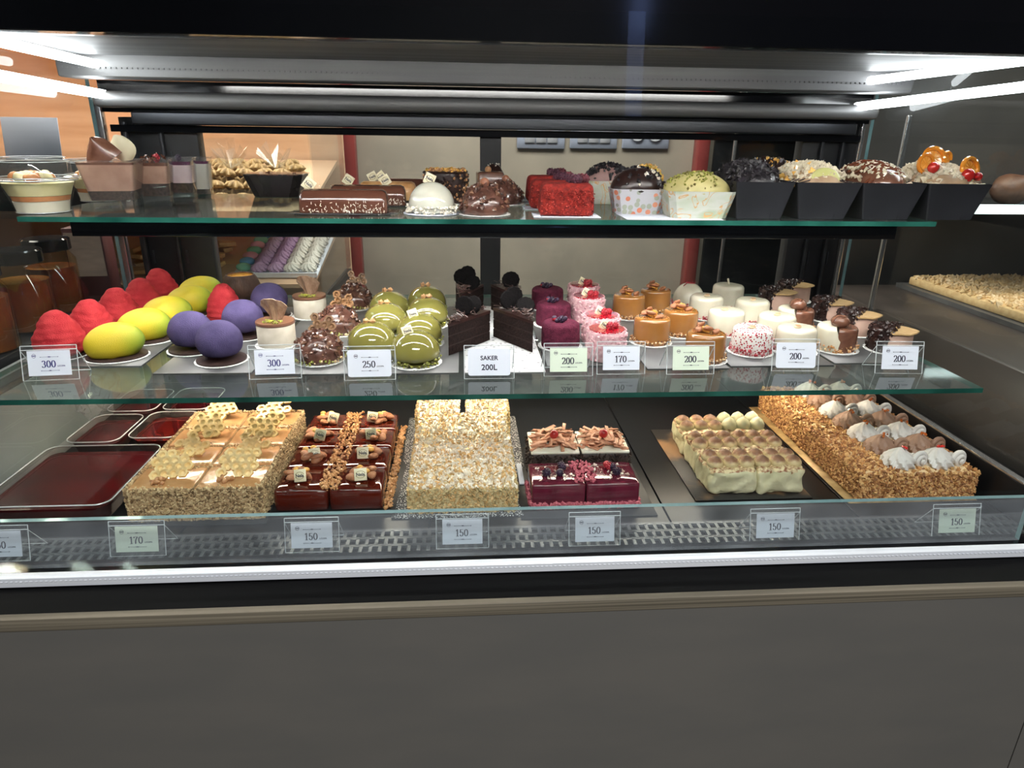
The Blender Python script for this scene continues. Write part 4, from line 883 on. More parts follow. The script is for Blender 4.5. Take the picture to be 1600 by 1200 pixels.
def rosette(mb, c, r, h, turns=9, tw_=1.4, m=0):
    kk = mb.mark(); n = 72; prof = [(.9, .0), (1.06, .14), (1.08, .3), (.98, .46), (.82, .60), (.62, .72), (.42, .83), (.22, .93), (.02, 1.0)]; vs = []; fs = []
    for j, (rr, zz) in enumerate(prof):
        for i in range(n): a = 2 * pi * i / n; q = r * rr * (1 + .17 * (1 - zz * .3) * cos(turns * (a + tw_ * zz))); vs.append((q * cos(a), q * sin(a), zz * h))
    for j in range(len(prof) - 1):
        for i in range(n): i2 = (i + 1) % n; fs.append((j * n + i, j * n + i2, (j + 1) * n + i2, (j + 1) * n + i))
    mb.add(vs, fs, m); mb.xf(kk, c); return mb
def swirl(mb, c, r, m=0, rz=0):
    """piped roll seen end-on: a spiral ribbon tapering away"""
    kk = mb.mark(); pts = []; rs = []
    for i in range(40): t = i / 39; a = t * 4.4 * pi; q = r * (1 - t * .85); pts.append((t * .010, -q * cos(a) * .9, q * sin(a))); rs.append(r * (.30 - .12 * t))
    mb.tube(pts, rs, 8, m); mb.xf(kk, c, (0, 0, rz)); return mb
wc_ = mat('white_cream', C(214, 209, 203), C(228, 224, 218), 20, .5); bc_ = mat('coffee_cream', C(146, 112, 92), C(166, 132, 110), 20, .5)
jamr = mat('red_jam', C(206, 30, 34), C(226, 60, 50), 60, .15, coat=.8); jamo = mat('amber_jam', C(180, 84, 30), C(206, 116, 50), 60, .2, coat=.8)
for r_ in range(7):
    for c_ in range(2):
        wht = r_ % 2 == 0; q = MB(); x = -.022 + c_ * .072 ; y = -nd / 2 + .034 + r_ * .056
        rosette(q, (x, y, nh - .002), .024, .036); swirl(q, (x + .034, y - .006, nh + .012), .015, 0, rad(-75))
        rosette(q, (x + .034, y + .012, nh - .002), .014, .018)
        o = link('cream_rosette', q.mesh('cream_rosette', wc_ if wht else bc_, 60), root); o['label'] = 'white cream rosette' if wht else 'brown coffee cream rosette'
        t = MB(); 
        for i in range(4): t.nug((x + U(-.006, .006), y - .004 + U(-.006, .006), nh + .034 + U(0, .002)), U(.002, .0042))
        tp = link('jam_topping', t.mesh('jam_topping', jamr if r_ == 0 else jamo), o); tp['label'] = 'red jelly bits' if r_ == 0 else 'amber caramel bits'
board('gold-edged dark board under the rosette cake', NX - .006, NY + .004, .236, .44, m=gold_board)
# jelly cheesecake trays
jel = mat('dark_jelly', C(54, 10, 14), C(84, 16, 22), 7, .06, coat=1, bump=.12, bscale=22, stretch=(1, 2.5, 1)); jel2 = mat('red_jelly_glaze', C(60, 10, 12), C(104, 24, 18), 7, .06, coat=1, bump=.12, bscale=22)
def jtray(label, cx, cy, w_, d_, h_, jm, rz=0):
    def ring_(x, y, r, z, n=6):
        pts = []
        for sx, sy, a0 in ((1, 1, 0), (-1, 1, 90), (-1, -1, 180), (1, -1, 270)):
            for i in range(n + 1): a = rad(a0 + 90 * i / n); pts.append((sx * (x - r) + r * cos(a), sy * (y - r) + r * sin(a), z))
        return pts
    q = MB(); lv = [(w_ / 2 - .012, d_ / 2 - .012, .018, 0), (w_ / 2 - .005, d_ / 2 - .005, .020, h_ - .002), (w_ / 2 - .004, d_ / 2 - .004, .020, h_), (w_ / 2, d_ / 2, .022, h_), (w_ / 2, d_ / 2, .022, h_ - .0025)]
    vs = []; 
    for l in lv: vs += ring_(*l)
    n = len(ring_(*lv[0])); fs = [(j * n + i, j * n + (i + 1) % n, (j + 1) * n + (i + 1) % n, (j + 1) * n + i) for j in range(len(lv) - 1) for i in range(n)] + [tuple(range(n))[::-1]]
    q.add(vs, fs); rim = MB().tube(ring_(w_ / 2, d_ / 2, .022, h_) + ring_(w_ / 2, d_ / 2, .022, h_)[:2], .0011, 6)
    j = MB(); a = ring_(w_ / 2 - .0125, d_ / 2 - .0125, .018, .001); b_ = ring_(w_ / 2 - .0065, d_ / 2 - .0065, .020, h_ - .010); j.add(a + b_, [(i, (i + 1) % n, (i + 1) % n + n, i + n) for i in range(n)] + [tuple(range(n))[::-1], tuple(range(n, 2 * n))])
    thing1('jelly_cake_tray', label, 'cake in tray', [('plastic_tray', q, clear('tray_plastic', (.86, .82, .80), 1.5, .08, haze=.05, hazec=(.6, .5, .45, 1)), 'clear plastic tray'), ('tray_rim', rim, acryl_edge, 'shiny rim'), ('jelly_filling', j, jm, 'dark red glossy jelly')], (cx, cy, ZD + .0005), rz, 'jelly cakes in clear plastic trays')
jtray('largest dark red jelly tray at the front left of the deck', -.672, 1.092, .205, .222, .036, jel)
jtray('dark jelly tray just behind the large one, left side', -.716, 1.290, .098, .136, .034, jel)
jtray('brighter red jelly tray beside the honey cake', -.609, 1.304, .098, .132, .034, jel2)
jtray('rearmost left dark jelly tray', -.712, 1.440, .100, .130, .034, jel)
jtray('rearmost right dark jelly tray', -.600, 1.446, .100, .130, .034, jel)
# crumpled clear bag by the left glass
q = MB().ell((0, 0, .045), (.016, .085, .042), 44, 30)
for i, v in enumerate(q.v): d = noise.noise_vector(v * 60) * .016; v += Vector((d.x * .6, d.y, d.z)); v.z = max(v.z, .001); v.x = max(-.021, min(.021, v.x))
o = link('plastic_bag', q.mesh('plastic_bag', clear('film', (.95, .95, .96), 1.4, .15, haze=.05, hazec=(1, 1, 1, 1)), 20), None, (-.756 + .001, 1.36, ZD + .0365)); 
link_bag = o
tag(o, "crumpled clear plastic bag lying on the trays by the left side glass", "plastic bag")
# ================================================================== UPPER SHELF
def P(u, y): return Vector((aty(u, 305, y).x, y, ZU + .0005))
def rect_cup(*a, **k): o = rect_cup_(*a, **k); o.scale = (1, 1, 1.16); return o
def rect_cup_(name, label, loc, wb, wt, h, layers, rz=0, feet=True, group=None, extra=()):
    """square tapering clear cup with layered filling; layers: (z0, z1, material, label)"""
    def sq(w_, z, r=.006, n=4):
        pts = []
        for sx, sy, a0 in ((1, 1, 0), (-1, 1, 90), (-1, -1, 180), (1, -1, 270)):
            for i in range(n + 1): a = rad(a0 + 90 * i / n); pts.append((sx * (w_ / 2 - r) + r * cos(a), sy * (w_ / 2 - r) + r * sin(a), z))
        return pts
    def loft(rings):
        q = MB(); vs = []; n = len(rings[0])
        for r in rings: vs += r
        return q.add(vs, [(j * n + i, j * n + (i + 1) % n, (j + 1) * n + (i + 1) % n, (j + 1) * n + i) for j in range(len(rings) - 1) for i in range(n)] + [tuple(range(n))[::-1]])
    W = lambda z: wb + (wt - wb) * z / h
    cup = loft([sq(wb, 0), sq(wb, .010), sq(W(.011), .011), sq(wt, h), sq(wt + .003, h + .0005)]); cup.tube(sq(wt + .002, h) + sq(wt + .002, h)[:2], .0008, 5)
    parts = [('clear_cup', cup, plast, 'clear plastic cup')]
    for (z0_, z1_, m_, lb) in layers:
        q = loft([sq(W(z0_) - .003, z0_), sq(W(z1_) - .003, z1_)]); n = len(sq(1, 0)); q.add(sq(W(z1_) - .003, z1_), [tuple(range(n))]); parts.append((lb.replace(' ', '_'), q, m_))
    parts += list(extra)
    return thing1(name, label, 'dessert cup', parts, loc, rz, group)
mbrown = mat('mousse_brown', C(168, 128, 108), C(184, 146, 126), 40, .7, bump=.3, bscale=80); cdark = mat('crumb_base', C(40, 28, 24), C(70, 50, 42), 200, .8, bump=1, bscale=200); chot = choco_m
def shard(w_, h_, m_seed, curl=.3):
    q = MB(); n = 8; vs = []; fs = []
    for i in range(n + 1):
        for j in range(n + 1): u = i / n * 2 - 1; v = j / n; ww = w_ * (1 - v) ** .6 * .5 + w_ * .06; vs.append((u * ww + v * w_ * .1, curl * w_ * (u * u - .3) * v, v * h_))
    for i in range(n):
        for j in range(n): a = i * (n + 1) + j; fs.append((a, a + 1, a + n + 2, a + n + 1))
    return thicken(q.add(vs, fs), .0014)
def petalmb(w_, h_):
    q = MB(); n = 8; vs = []; fs = []
    for i in range(n + 1):
        for j in range(n + 1): u = i / n * 2 - 1; v = j / n; ww = w_ * .5 * (.3 + 1.0 * sin(pi * min(1, v * .85 + .08))); vs.append((u * ww, .25 * w_ * u * u - .15 * w_ * v, v * h_ * (1 - .15 * u * u)))
    for i in range(n):
        for j in range(n): a = i * (n + 1) + j; fs.append((a, a + 1, a + n + 2, a + n + 1))
    return thicken(q.add(vs, fs), .0012)
CG = 'mousse cups on the upper shelf'
rect_cup('mousse_cup', 'largest mousse cup with dark shard and cream petal on top', B(186, 327, ZU, .038) + Vector((0, 0, .0005)), .066, .094, .070,
         [(.012, .026, cdark, 'crumb layer'), (.026, .064, mbrown, 'mousse layer'), (.064, .0675, chot, 'chocolate layer')], rad(12), True, CG,
         [('chocolate_shard', shard(.060, .040, 1).xf(0, (-.006, -.01, .064), (rad(-10), rad(-30), rad(10))), choco_m, 'dark curved chocolate shard'), ('cream_petal', petalmb(.034, .040).xf(0, (.022, .012, .068), (rad(10), rad(-6), rad(-10))), creamtag, 'cream chocolate petal')])
rect_cup('mousse_cup', 'brown mousse cup with a red berry, second along the row', B(243, 319, ZU, .03) + Vector((0, .02, .0005)), .048, .062, .068,
         [(.010, .030, cdark, 'crumb layer'), (.030, .058, mbrown, 'mousse layer'), (.058, .063, chot, 'chocolate layer')], rad(10), True, CG,
         [('berry_topping', berry(MB(), (.008, -.006, .070), .007, 1), [berry_d, berry_r], 'red raspberry'), ('chocolate_curl', crumbs(MB(), lambda: disc(.02), 22, .066, .074, .003, .006, flat=.4), choco_m)])
pinkm = mat('pink_yogurt', C(214, 190, 196), C(228, 210, 212), 40, .6); purp_j = mat('purple_jelly', C(62, 20, 52), C(96, 34, 74), 40, .08, coat=1)
rect_cup('mousse_cup', 'pale pink cup with purple jelly top, third along the row', P(288, 1.505), .044, .056, .068,
         [(.010, .026, cdark, 'crumb layer'), (.026, .056, pinkm, 'yogurt layer'), (.056, .062, purp_j, 'jelly layer')], rad(8), True, CG, [('berry_topping', berry(MB(), (.0, -.006, .068), .006, 0), [berry_d, berry_r], 'dark berries')])
rect_cup('mousse_cup', 'white cream cup with purple jelly top, smallest and rightmost', P(317, 1.588), .040, .050, .066,
         [(.010, .055, mat('white_yogurt', C(222, 218, 206), C(232, 228, 218), 40, .6), 'yogurt layer'), (.055, .060, purp_j, 'jelly layer')], rad(8), True, CG)
# round tubs with lids
def tub(label, loc, s=1.0):
    n = 40; sc = lambda a, z: 1 + .02 * cos(a * 10)
    cup = MB().lathe([(.046, 0), (.048, .010), (.064, .058), (.068, .060), (.068, .062), (.0645, .063)], 40, wob=sc); lid = MB().lathe([(.068, .062), (.069, .066), (.0625, .068), (.060, .094), (.054, .102), (.0001, .1035)], 40, wob=sc); rm = MB()
    for (rr, zz, tt) in ((.0685, .061, .0012), (.0695, .0655, .0010), (.0600, .0945, .0008), (.054, .1022, .0007), (.046, .001, .0008)): rm.tube([(rr * cos(a), rr * sin(a), zz) for a in [rad(x) for x in range(0, 361, 12)]], tt, 5)  # pale opaque rings paint highlights along the clear rims
    f1 = MB().lathe([(.0445, .002), (.0485, .022)], 40, wob=sc); f2 = MB().lathe([(.0490, .0225), (.0515, .032), (.0001, .032)], 40, wob=lambda a, z: 1 + .02 * cos(a * 10) + .02 * sin(a * 3)); f3 = MB().lathe([(.0520, .0325), (.0610, .056), (.0001, .060)], 40, wob=sc)
    dc = MB()
    for i in range(16): a = i * 2.4; r = .012 + .030 * ((i * 7) % 5) / 5; dc.ell((r * cos(a), r * sin(a), .064), (.015, .012, .011), 10, 7, i % 2, (U(0, 1), U(0, 1), U(0, 3)))
    vc = mat('vanilla_cream', C(216, 206, 148), C(230, 222, 172), 30, .4); cs = mat('caramel_sauce', C(190, 116, 60), C(208, 140, 84), 30, .25, coat=.4)
    o = thing1('dessert_tub', label, 'dessert tub', [('cream_layer', f1, mat('white_layer', C(224, 218, 196), rough=.4), 'white cream at the bottom'), ('caramel_layer', f2, cs, 'caramel band'), ('cream_layer', f3, vc, 'yellow cream layer'), ('caramel_topping', dc, [cs, vc], 'caramel and cream swirls'), ('clear_cup', cup, plast), ('lid', lid, plast, 'clear domed lid'), ('rim_highlight', rm, acryl_edge, 'moulded clear rims')], loc, .2, 'dessert tubs with lids'); o.scale = (s, s, s); return o
tub('lidded tub with yellow cream and caramel at the left end of the upper shelf', B(78, 336, ZU, .046) + Vector((-.008, 0, .0005)), .86)
tub('lidded cream tub half hidden behind the front one', Vector((-.712, 1.43, ZU + .0005)), .76)
# paper card outside, on the shelf left of the case
q = MB().rbox(-.066, .066, -.001, .001, 0, .098, .0008, 4).xf(0, rot=(rad(-8), 0, 0)); q.box(-.066, .066, 0, .03, 0, .0015)
o = link('paper_card', q.mesh('paper_card', mat('grey_paper', C(166, 170, 184), rough=.7)), None, (aty(52, 240, 1.82).x, 1.82, -.0798)); tag(o, 'blank pale grey card standing on the side shelf behind the lidded tubs', 'card')
# black container
q = MB().frus(.046, .034, .062, .046, 0, .045, 0, True, .016); q.frus(.0445, .0325, .0595, .0435, .0015, .0445, 0, True, .016)
q2 = MB().frus(.064, .048, .064, .048, .0455, .0475, 0, False, .017); fill = MB(); crumbs(fill, lambda: (U(-.04, .04), U(-.028, .028)), 60, .030, .042, .005, .009)
thing1('plastic_container', 'black eight-sided plastic container left of the chocolate logs', 'container', [('bowl', q, mat('black_plastic', C(30, 25, 26), C(40, 34, 34), 20, .25)), ('clear_lid', q2, plast), ('biscuits', fill, choco_m)], B(430, 311, ZU, .04) + Vector((0, .03, .0005)), 0)
# chocolate logs
def log_kind(capm, name='chocolate_log_cake', fleck=True, L_=.150):
    k = Kind(name, 'cake'); prof = []; W_ = .025; H_ = .038
    for i in range(15):
        t = pi * i / 14; prof.append((-W_ * cos(t), .010 + (H_ - .010) * max(0, sin(t)) ** .8))
    prof = [(-W_, 0)] + prof + [(W_, 0)]; n = len(prof); vs = []; fs = []; xs = [(-L_ / 2, .72), (-L_ / 2 + .003, .92), (-L_ / 2 + .009, 1), (0, 1), (L_ / 2 - .009, 1), (L_ / 2 - .003, .92), (L_ / 2, .72)]
    for x, s in xs:
        for y, z in prof: vs.append((x, y * s, z * (s if z > 0 else 0)))
    for j in range(len(xs) - 1):
        for i in range(n - 1): a = j * n + i; fs.append((a, a + n, a + n + 1, a + 1))
    fs += [tuple(range(n)), tuple(range((len(xs) - 1) * n, len(xs) * n))[::-1], tuple([j * n for j in range(len(xs))] + [j * n + n - 1 for j in range(len(xs) - 1, -1, -1)])[::1]]
    q = MB().add(vs, fs).xf(0, (0, 0, .003)); k.part('log_body', q, capm, None, 'smooth chocolate coat', 50)
    if fleck:
        q = MB()
        for _ in range(120):
            x = U(-L_ / 2, L_ / 2) * _rng.choice((.97, .97, 1)); x = x if U(0, 1) < .6 else abs(x); kk = q.mark(); q.rbox(-.0020, .0020, -.0005, .0005, -.0004, .0004, .0003, 2); q.xf(kk, (x, -W_ - .0004 - U(0, .002), .003 + U(.002, .022) * U(.2, 1)), (U(0, 3), U(0, 3), U(0, 3)))
        k.part('coconut_flakes', q, fl2, None, 'white coconut flakes')
    q = MB().rbox(-L_ / 2 - .006, L_ / 2 + .006, -.034, .034, 0, .0016, .0007, 4); k.part('cake_tray', q, black_gloss, None, 'black tray'); q = MB().rbox(-L_ / 2 - .018, L_ / 2 + .018, -.038, .034, .0017, .0024, .0003, 4); k.part('clear_liner', q, plast, None, 'clear liner'); return k
lk = log_kind(mat('log_chocolate', C(92, 56, 44), C(104, 66, 52), 14, .16, coat=.6)); 
put_tag(lk, None, (-.066, .004, .040), (rad(-10), rad(38), 0), 1.0)
lk2 = log_kind(mat('log_chocolate', C(92, 56, 44), C(104, 66, 52))); put_tag(lk2, None, (.040, .0, .041), (rad(-10), rad(-32), 0), 1.0); put_tag(lk2, None, (-.045, .004, .041), (rad(-10), rad(34), 0), 1.0)
lk3 = log_kind(mat('log_caramel', C(196, 140, 84), C(222, 176, 120), 60, .3, bump=.4, bscale=100), 'caramel_log_cake', False, .12); put_tag(lk3, None, (-.028, .0, .041), (rad(-10), rad(-28), 0), 1.0); put_tag(lk3, None, (-.008, .0, .043), (rad(-10), rad(-40), 0), 1.0)
lk4 = log_kind(mat('log_chocolate', C(92, 56, 44), C(104, 66, 52)), fleck=False, L_=.10)
LG = 'chocolate log cakes on the upper shelf'
lk.put(B(540, 337, ZU, .034) + Vector((0, 0, .0005)), 0, 'front milk chocolate log with white flecks and a plaque on its left end', LG)
lk2.put(B(575, 326, ZU, .034) + Vector((0, .02, .0005)), 0, 'second milk chocolate log with two plaques', LG, .95)
lk3.put(P(607, 1.465), 0, 'golden caramel-topped log behind the chocolate ones', LG, .95)
lk4.put(P(632, 1.572), 0, 'rearmost reddish chocolate log at the back', LG, .95)
# domes
k = Kind('white_chocolate_dome', 'cake'); r = .041; h = .054
k.part('glaze', MB().lathe([(r * .93, .003)] + [(r * cos(t), .010 + (h - .010) * sin(t) ** .9) if t > 0 else (r, .010) for t in [rad(x) for x in range(0, 90, 6)]] + [(.0001, h)], 48), mat('white_glaze', C(212, 212, 196), C(222, 221, 206), 10, .07, coat=1, sss=.1), None, 'shiny white glaze')
k.part('coconut_ring', crumbs(MB(), lambda: ring(.0425, .004), 260, .002, .014, .0016, .0036, flat=.6), fl2, None, 'shredded coconut round the foot'); put_tag(k, None, (-.006, -.004, h - .004), (rad(-14), rad(24), 0), .95); k.part('cake_card', card(.050), white_card)
k.put(B(675, 338, ZU, .046) + Vector((0, 0, .0005)), 0, 'white glazed dome with coconut ring and plaque on the upper shelf')
rk = rocher_kind('hazelnut_chocolate_dome', False, True, .043, .050, False)
rk.put(B(757, 340, ZU, .048) + Vector((0, 0, .0005)), 0, 'front nutty chocolate dome with a hazelnut on the upper shelf', 'hazelnut domes on the upper shelf'); rk.put(B(786, 328, ZU, .048) + Vector((0.005, .065, .0005)), 1.5, 'rear nutty chocolate dome with a hazelnut on the upper shelf', 'hazelnut domes on the upper shelf', .9)
k = Kind('praline_drum_cake', 'cake'); q = cyl(.044, .062, .006)
for _ in range(420): a = U(0, 6.28); q.nug((.044 * cos(a), .044 * sin(a), U(.003, .060)), U(.0022, .0045), _rng.choice((0, 0, 1)))
k.part('coating', q, [choco_d, nut], None, 'dark coating with chopped nuts', 60); k.part('caramel_crust', crumbs(MB(), lambda: disc(.040), 200, .062, .065, .002, .0045, (0, 1)), [gold_ch, nut], None, 'golden caramelised nut crust'); k.part('cake_card', card(.050), doily)
k.put(B(697, 325, ZU, .046) + Vector((0, .058, .0005)), 0, 'dark nut-coated drum cake with golden crust behind the white dome')
k = Kind('chocolate_cube_cake', 'cake'); k.part('glaze', MB().rbox(-.028, .028, -.026, .026, .001, .058, .006, 6), choco_m, None, 'milk chocolate coat'); k.part('nut_topping', MB().ell((-.004, -.006, .062), .007, 12, 8), nut, None, 'hazelnut'); k.put(P(765, 1.512), .1, 'square milk chocolate cake behind the hazelnut domes', None)
k = Kind('chocolate_truffle_cake', 'cake'); q = MB().lathe([(.022, .001), (.028, .012), (.026, .045), (.012, .066), (.0001, .072)], 30); q.disp(.003, 60); k.part('glaze', q, choco_d, None, 'dark rough chocolate'); k.part('sugar_flecks', crumbs(MB(), lambda: disc(.014), 16, .064, .072, .001, .002), fl2, None, 'white flecks'); k.put(P(771, 1.590), 0, 'tall dark peaked cake at the very back by the black mullion')
# red velvet
rv = mat('red_velvet', C(112, 16, 12), C(160, 38, 26), 160, .85, bump=1, bscale=350); rv2 = mat('red_velvet_crumb', C(180, 52, 42), C(208, 90, 76), 200, .85)
def rvk(berries):
    k = Kind('red_velvet_cake', 'cake'); q = MB().rbox(-.046, .046, -.026, .026, .0015, .056, .010, 10); 
    for v in q.v: v.x *= 1.06 - v.z * 1.6; v.y *= 1.04 - v.z * 1.2
    q.disp(.0014, 80, flat=False)
    for v in q.v: v.z = max(v.z, .0015)
    for _ in range(500): x = U(-.046, .046); q.nug((x, -.027, U(.003, .046)), U(.0008, .0018), _rng.choice((0, 0, 0, 1)))
    k.part('cake_body', q, [rv, rv2], None, 'deep red crumb coat', 60)
    if berries:
        q = MB()
        for i, (x, y) in enumerate(((.018, -.006), (.030, .006), (.008, .008), (.024, .012))): berry(q, (x + U(-.002, .002), y, .062), .0095, i % 2)
        k.part('berries', q, [mat('frosted_berry', C(60, 26, 44), C(96, 44, 62), 300, .6, bump=.5), mat('frosted_red', C(88, 26, 38), C(120, 50, 62), 300, .6)], None, 'frosted blackberries')
    q = MB().rbox(-.058, .058, -.034, .034, 0, .0013, .0005, 4); k.part('paper_tray', q, white_card, None, 'white paper'); return k
RG = 'red velvet cakes'
rvk(True).put(B(885, 341, ZU, .034) + Vector((-.002, 0, .0005)), -.03, 'frontmost red velvet cake with frosted blackberries', RG)
rvk(True).put(B(868, 333, ZU, .034) + Vector((0, .040, .0005)), -.02, 'middle red velvet cake', RG, .96)
rvk(True).put(B(860, 325, ZU, .034) + Vector((.004, .085, .0005)), 0, 'rearmost red velvet cake', RG, .96)
# paper-cup puddings
marble = mat('marble_paper', C(186, 194, 176), C(166, 178, 150), 16, .5, c3=C(200, 202, 194), stretch=(1, 1, 2.5)); nt = marble.node_tree
_n = nt.nodes.new('ShaderNodeTexNoise'); _n.inputs['Scale'].default_value = 22; _n.inputs['Distortion'].default_value = 2.0; nt.links.new(nt.nodes['Texture Coordinate'].outputs['Object'], _n.inputs['Vector'])
_r = nt.nodes.new('ShaderNodeValToRGB'); e = _r.color_ramp.elements; e[0].position = .50; e[0].color = (0, 0, 0, 1); e[1].position = .52; e[1].color = (1, 1, 1, 1); x_ = e.new(.545); x_.color = (1, 1, 1, 1); x_ = e.new(.56); x_.color = (0, 0, 0, 1)
_m = nt.nodes.new('ShaderNodeMix'); _m.data_type = 'RGBA'; nt.links.new(_n.outputs[0], _r.inputs[0]); nt.links.new(_r.outputs[0], _m.inputs[0]); nt.links.new(nt.nodes['Color Ramp'].outputs[0], _m.inputs[6]); _m.inputs[7].default_value = C(206, 160, 106); nt.links.new(_m.outputs[2], nt.nodes['Principled BSDF'].inputs['Base Color'])
polka = dots_mat('polka_paper', C(200, 200, 206), [C(214, 130, 100), C(150, 150, 140), C(226, 150, 120), C(170, 176, 160)], 88, .42)
def cupk(name, paper, topm, crm, label_top, w_=.050, h_=.044, dome=.030, crumb_n=120, cs=(.002, .004), half=False):
    k = Kind(name, 'pudding cup'); q = MB().frus(w_ * .82, w_ * .58, w_ * 1.0, w_ * .74, 0, h_, 0, True, .010); q.frus(w_ * .79, w_ * .55, w_ * .98, w_ * .72, .001, h_ - .0005, 0, True, .010); k.part('paper_cup', q, paper, None, 'printed paper baking cup')
    q = MB().ell((0, 0, h_ - .004), (w_ * .99, w_ * .73, dome), 32, 16); q.v = [Vector((v.x, v.y, max(v.z, h_ - .006))) for v in q.v]; q.disp(.0016, 40)
    k.part('top', q, topm, None, label_top)
    q = MB()
    for _ in range(crumb_n):
        t = math.sqrt(U(0, 1)) * .98; a = U(0, 6.28); x = t * cos(a) * w_; y = t * sin(a) * w_ * .74
        if half and x > w_ * .35 * half: continue
        q.nug((x, y, h_ - .004 + dome * math.sqrt(max(0, 1 - t * t)) + .001), U(*cs), _rng.choice((0, 0, 1)) if len(crm) > 1 else 0)
    k.part('crumb_topping', q, crm, None, 'crumbs on top'); return k
bis = mat('black_biscuit', C(22, 20, 24), C(44, 40, 44), 200, .35, bump=.6, bscale=300)
cupk('polka_dot_pudding_cup', polka, choco_d, [bis, fl2], 'dark chocolate top', dome=.040, h_=.044, crumb_n=60, cs=(.003, .006)).put(B(995, 337, ZU, .036) + Vector((.0, .012, .0005)), -.04, 'polka-dotted paper cup with dark chocolate top and biscuit bits', None)
cupk('marbled_pudding_cup', marble, mat('pistachio_cream', C(172, 162, 104), C(190, 180, 122), 30, .5), [pist, mat('pist_dark2', C(120, 112, 56), rough=.6)], 'pale green cream', w_=.060, h_=.046, dome=.034, crumb_n=210, cs=(.0015, .0032), half=1.2).put(B(1088, 343, ZU, .044) + Vector((-.005, 0, .0005)), -.03, 'marbled paper cup with pistachio cream top beside the black boxes', None)
cupk('marbled_pudding_cup', marble, mat('pink_mousse', C(150, 116, 112), C(170, 136, 130), 30, .5), [bis, bis, fl2], 'grey pink mousse', w_=.050, h_=.046, dome=.036, crumb_n=150, cs=(.003, .006)).put(B(958, 327, ZU, .04) + Vector((.004, .085, .0005)), 0, 'marbled paper cup with black biscuit pieces behind the polka cup', None)
cupk('yellow_top_pudding_cup', marble, mat('yellow_crumble', C(206, 176, 70), C(226, 200, 100), 90, .5), [gold_ch, nut2], 'yellow crumble', w_=.036, h_=.046, dome=.036, crumb_n=110).put(B(1012, 330, ZU, .04) + Vector((.02, .105, .0005)), 0, 'pudding cup with yellow crumble top behind the polka-dotted cup', None)
o = link('paper_sheet', MB().rbox(-.085, .085, -.045, .045, 0, .0004, .0001, 2).mesh('paper_sheet', white_card), None, (.365, 1.211, ZU + .0001)); tag(o, 'white greaseproof sheet under the pudding cups', 'paper')
# black boxes
bbox = mat('black_cardboard', C(30, 31, 35), C(40, 41, 46), 12, .5, bump=.1, bscale=100)
def bigbox(cx, label, topm, parts_fn, w_=.060, w2=.072, yy=1.262, d_=.075, h_=.062):
    q = MB(); 
    def sect(bx, by, tx, ty, h): return MB().frus(bx, by, tx, ty, 0, h, 0, True, .002)
    q = sect(w_ * .80, d_, w2, d_ + .012, h_); i2 = sect(w_ * .80 - .0016, d_ - .0016, w2 - .0014, d_ + .0104, h_ - .0004); i2.xf(0, (0, 0, .0012)); kk = q.mark(); q.v += i2.v; q.f += [tuple(i + kk for i in f)[::-1] for f in i2.f]; q.m += i2.m
    q.tube([(w_ * .45, -d_ - .010 , h_ * .98), (w_ * .28, -d_ - .006, h_ * .62), (w_ * .42, -d_ - .002, h_ * .28), (w_ * .40, -d_ - .0005, h_ * .02)], .0011, 4)
    wm = w_ * .8 + (w2 - w_ * .8) * .74 - .003; fl = MB().rbox(-wm, wm, -d_ - .006, d_ + .006, h_ * .75, h_ - .004, .002, 10)
    tp = MB().ell((0, 0, h_ - .006), (w2 - .004, d_ + .006, .036), 36, 18); tp.v = [Vector((v.x, v.y, max(v.z, h_ - .007))) for v in tp.v]; tp.disp(.002, 40)
    return thing1('cake_box', label, 'cake box', [('cardboard_box', q, bbox, 'black folded cardboard box'), ('filling', fl, topm), ('top', tp, topm)] + parts_fn(w2, d_, h_), (cx, yy, ZU + .0005), 0, 'black cake boxes')
def domez(x, y, w2, d_, h_): t = 1 - (x / w2) ** 2 - (y / d_) ** 2; return h_ - .006 + .036 * math.sqrt(max(0, t))
def scat(w2, d_, h_, n, s0, s1, ms, flat=1.0, ext=.96, x0=-1, x1=1):
    q = MB()
    while n:
        x, y = U(-w2, w2) * ext, U(-d_, d_) * ext
        n -= 1
        if x0 * w2 <= x <= x1 * w2: q.nug((x, y, domez(x, y, w2, d_, h_) + .001), U(s0, s1), _rng.choice(ms), flat)
    return q
meringue_bits = mat('white_crisps', C(196, 184, 156), C(222, 212, 188), 100, .6)
def p_oreo(w2, d_, h_): return [('biscuit_pieces', scat(w2, d_, h_, 420, .003, .008, (0, 0, 1), .7), [bis, mat('black_biscuit2', C(50, 46, 52), rough=.3)], 'heap of black biscuit pieces')]
def p_pear(w2, d_, h_):
    q = MB().ell((0, 0, 0), (.026, .005, .018), 24, 12, 0, (rad(-24), 0, 0)).xf(0, (.000, -.066, h_ + .008)); 
    r2 = MB()
    for i in range(16): y = -.07 + i * .009; r2.tube([(-.06, y, domez(-.06, y, w2, d_, h_) + .002), (0, y + .006, domez(0, y, w2, d_, h_) + .003), (.055, y, domez(.055, y, w2, d_, h_) + .002)], .0012, 5)
    return [('pear_slice', q, mat('pear', C(186, 186, 120), C(206, 204, 146), 30, .25, coat=.4), 'pale green pear slice'), ('chocolate_drizzle', r2, choco_d), ('crisps', scat(w2, d_, h_, 520, .003, .0062, (0,)), meringue_bits, 'white crisp bits'), ('banana_bits', scat(w2, d_, h_, 60, .004, .007, (0,), 1, .96, -1, -.2), gold_ch, 'yellow fruit bits')]
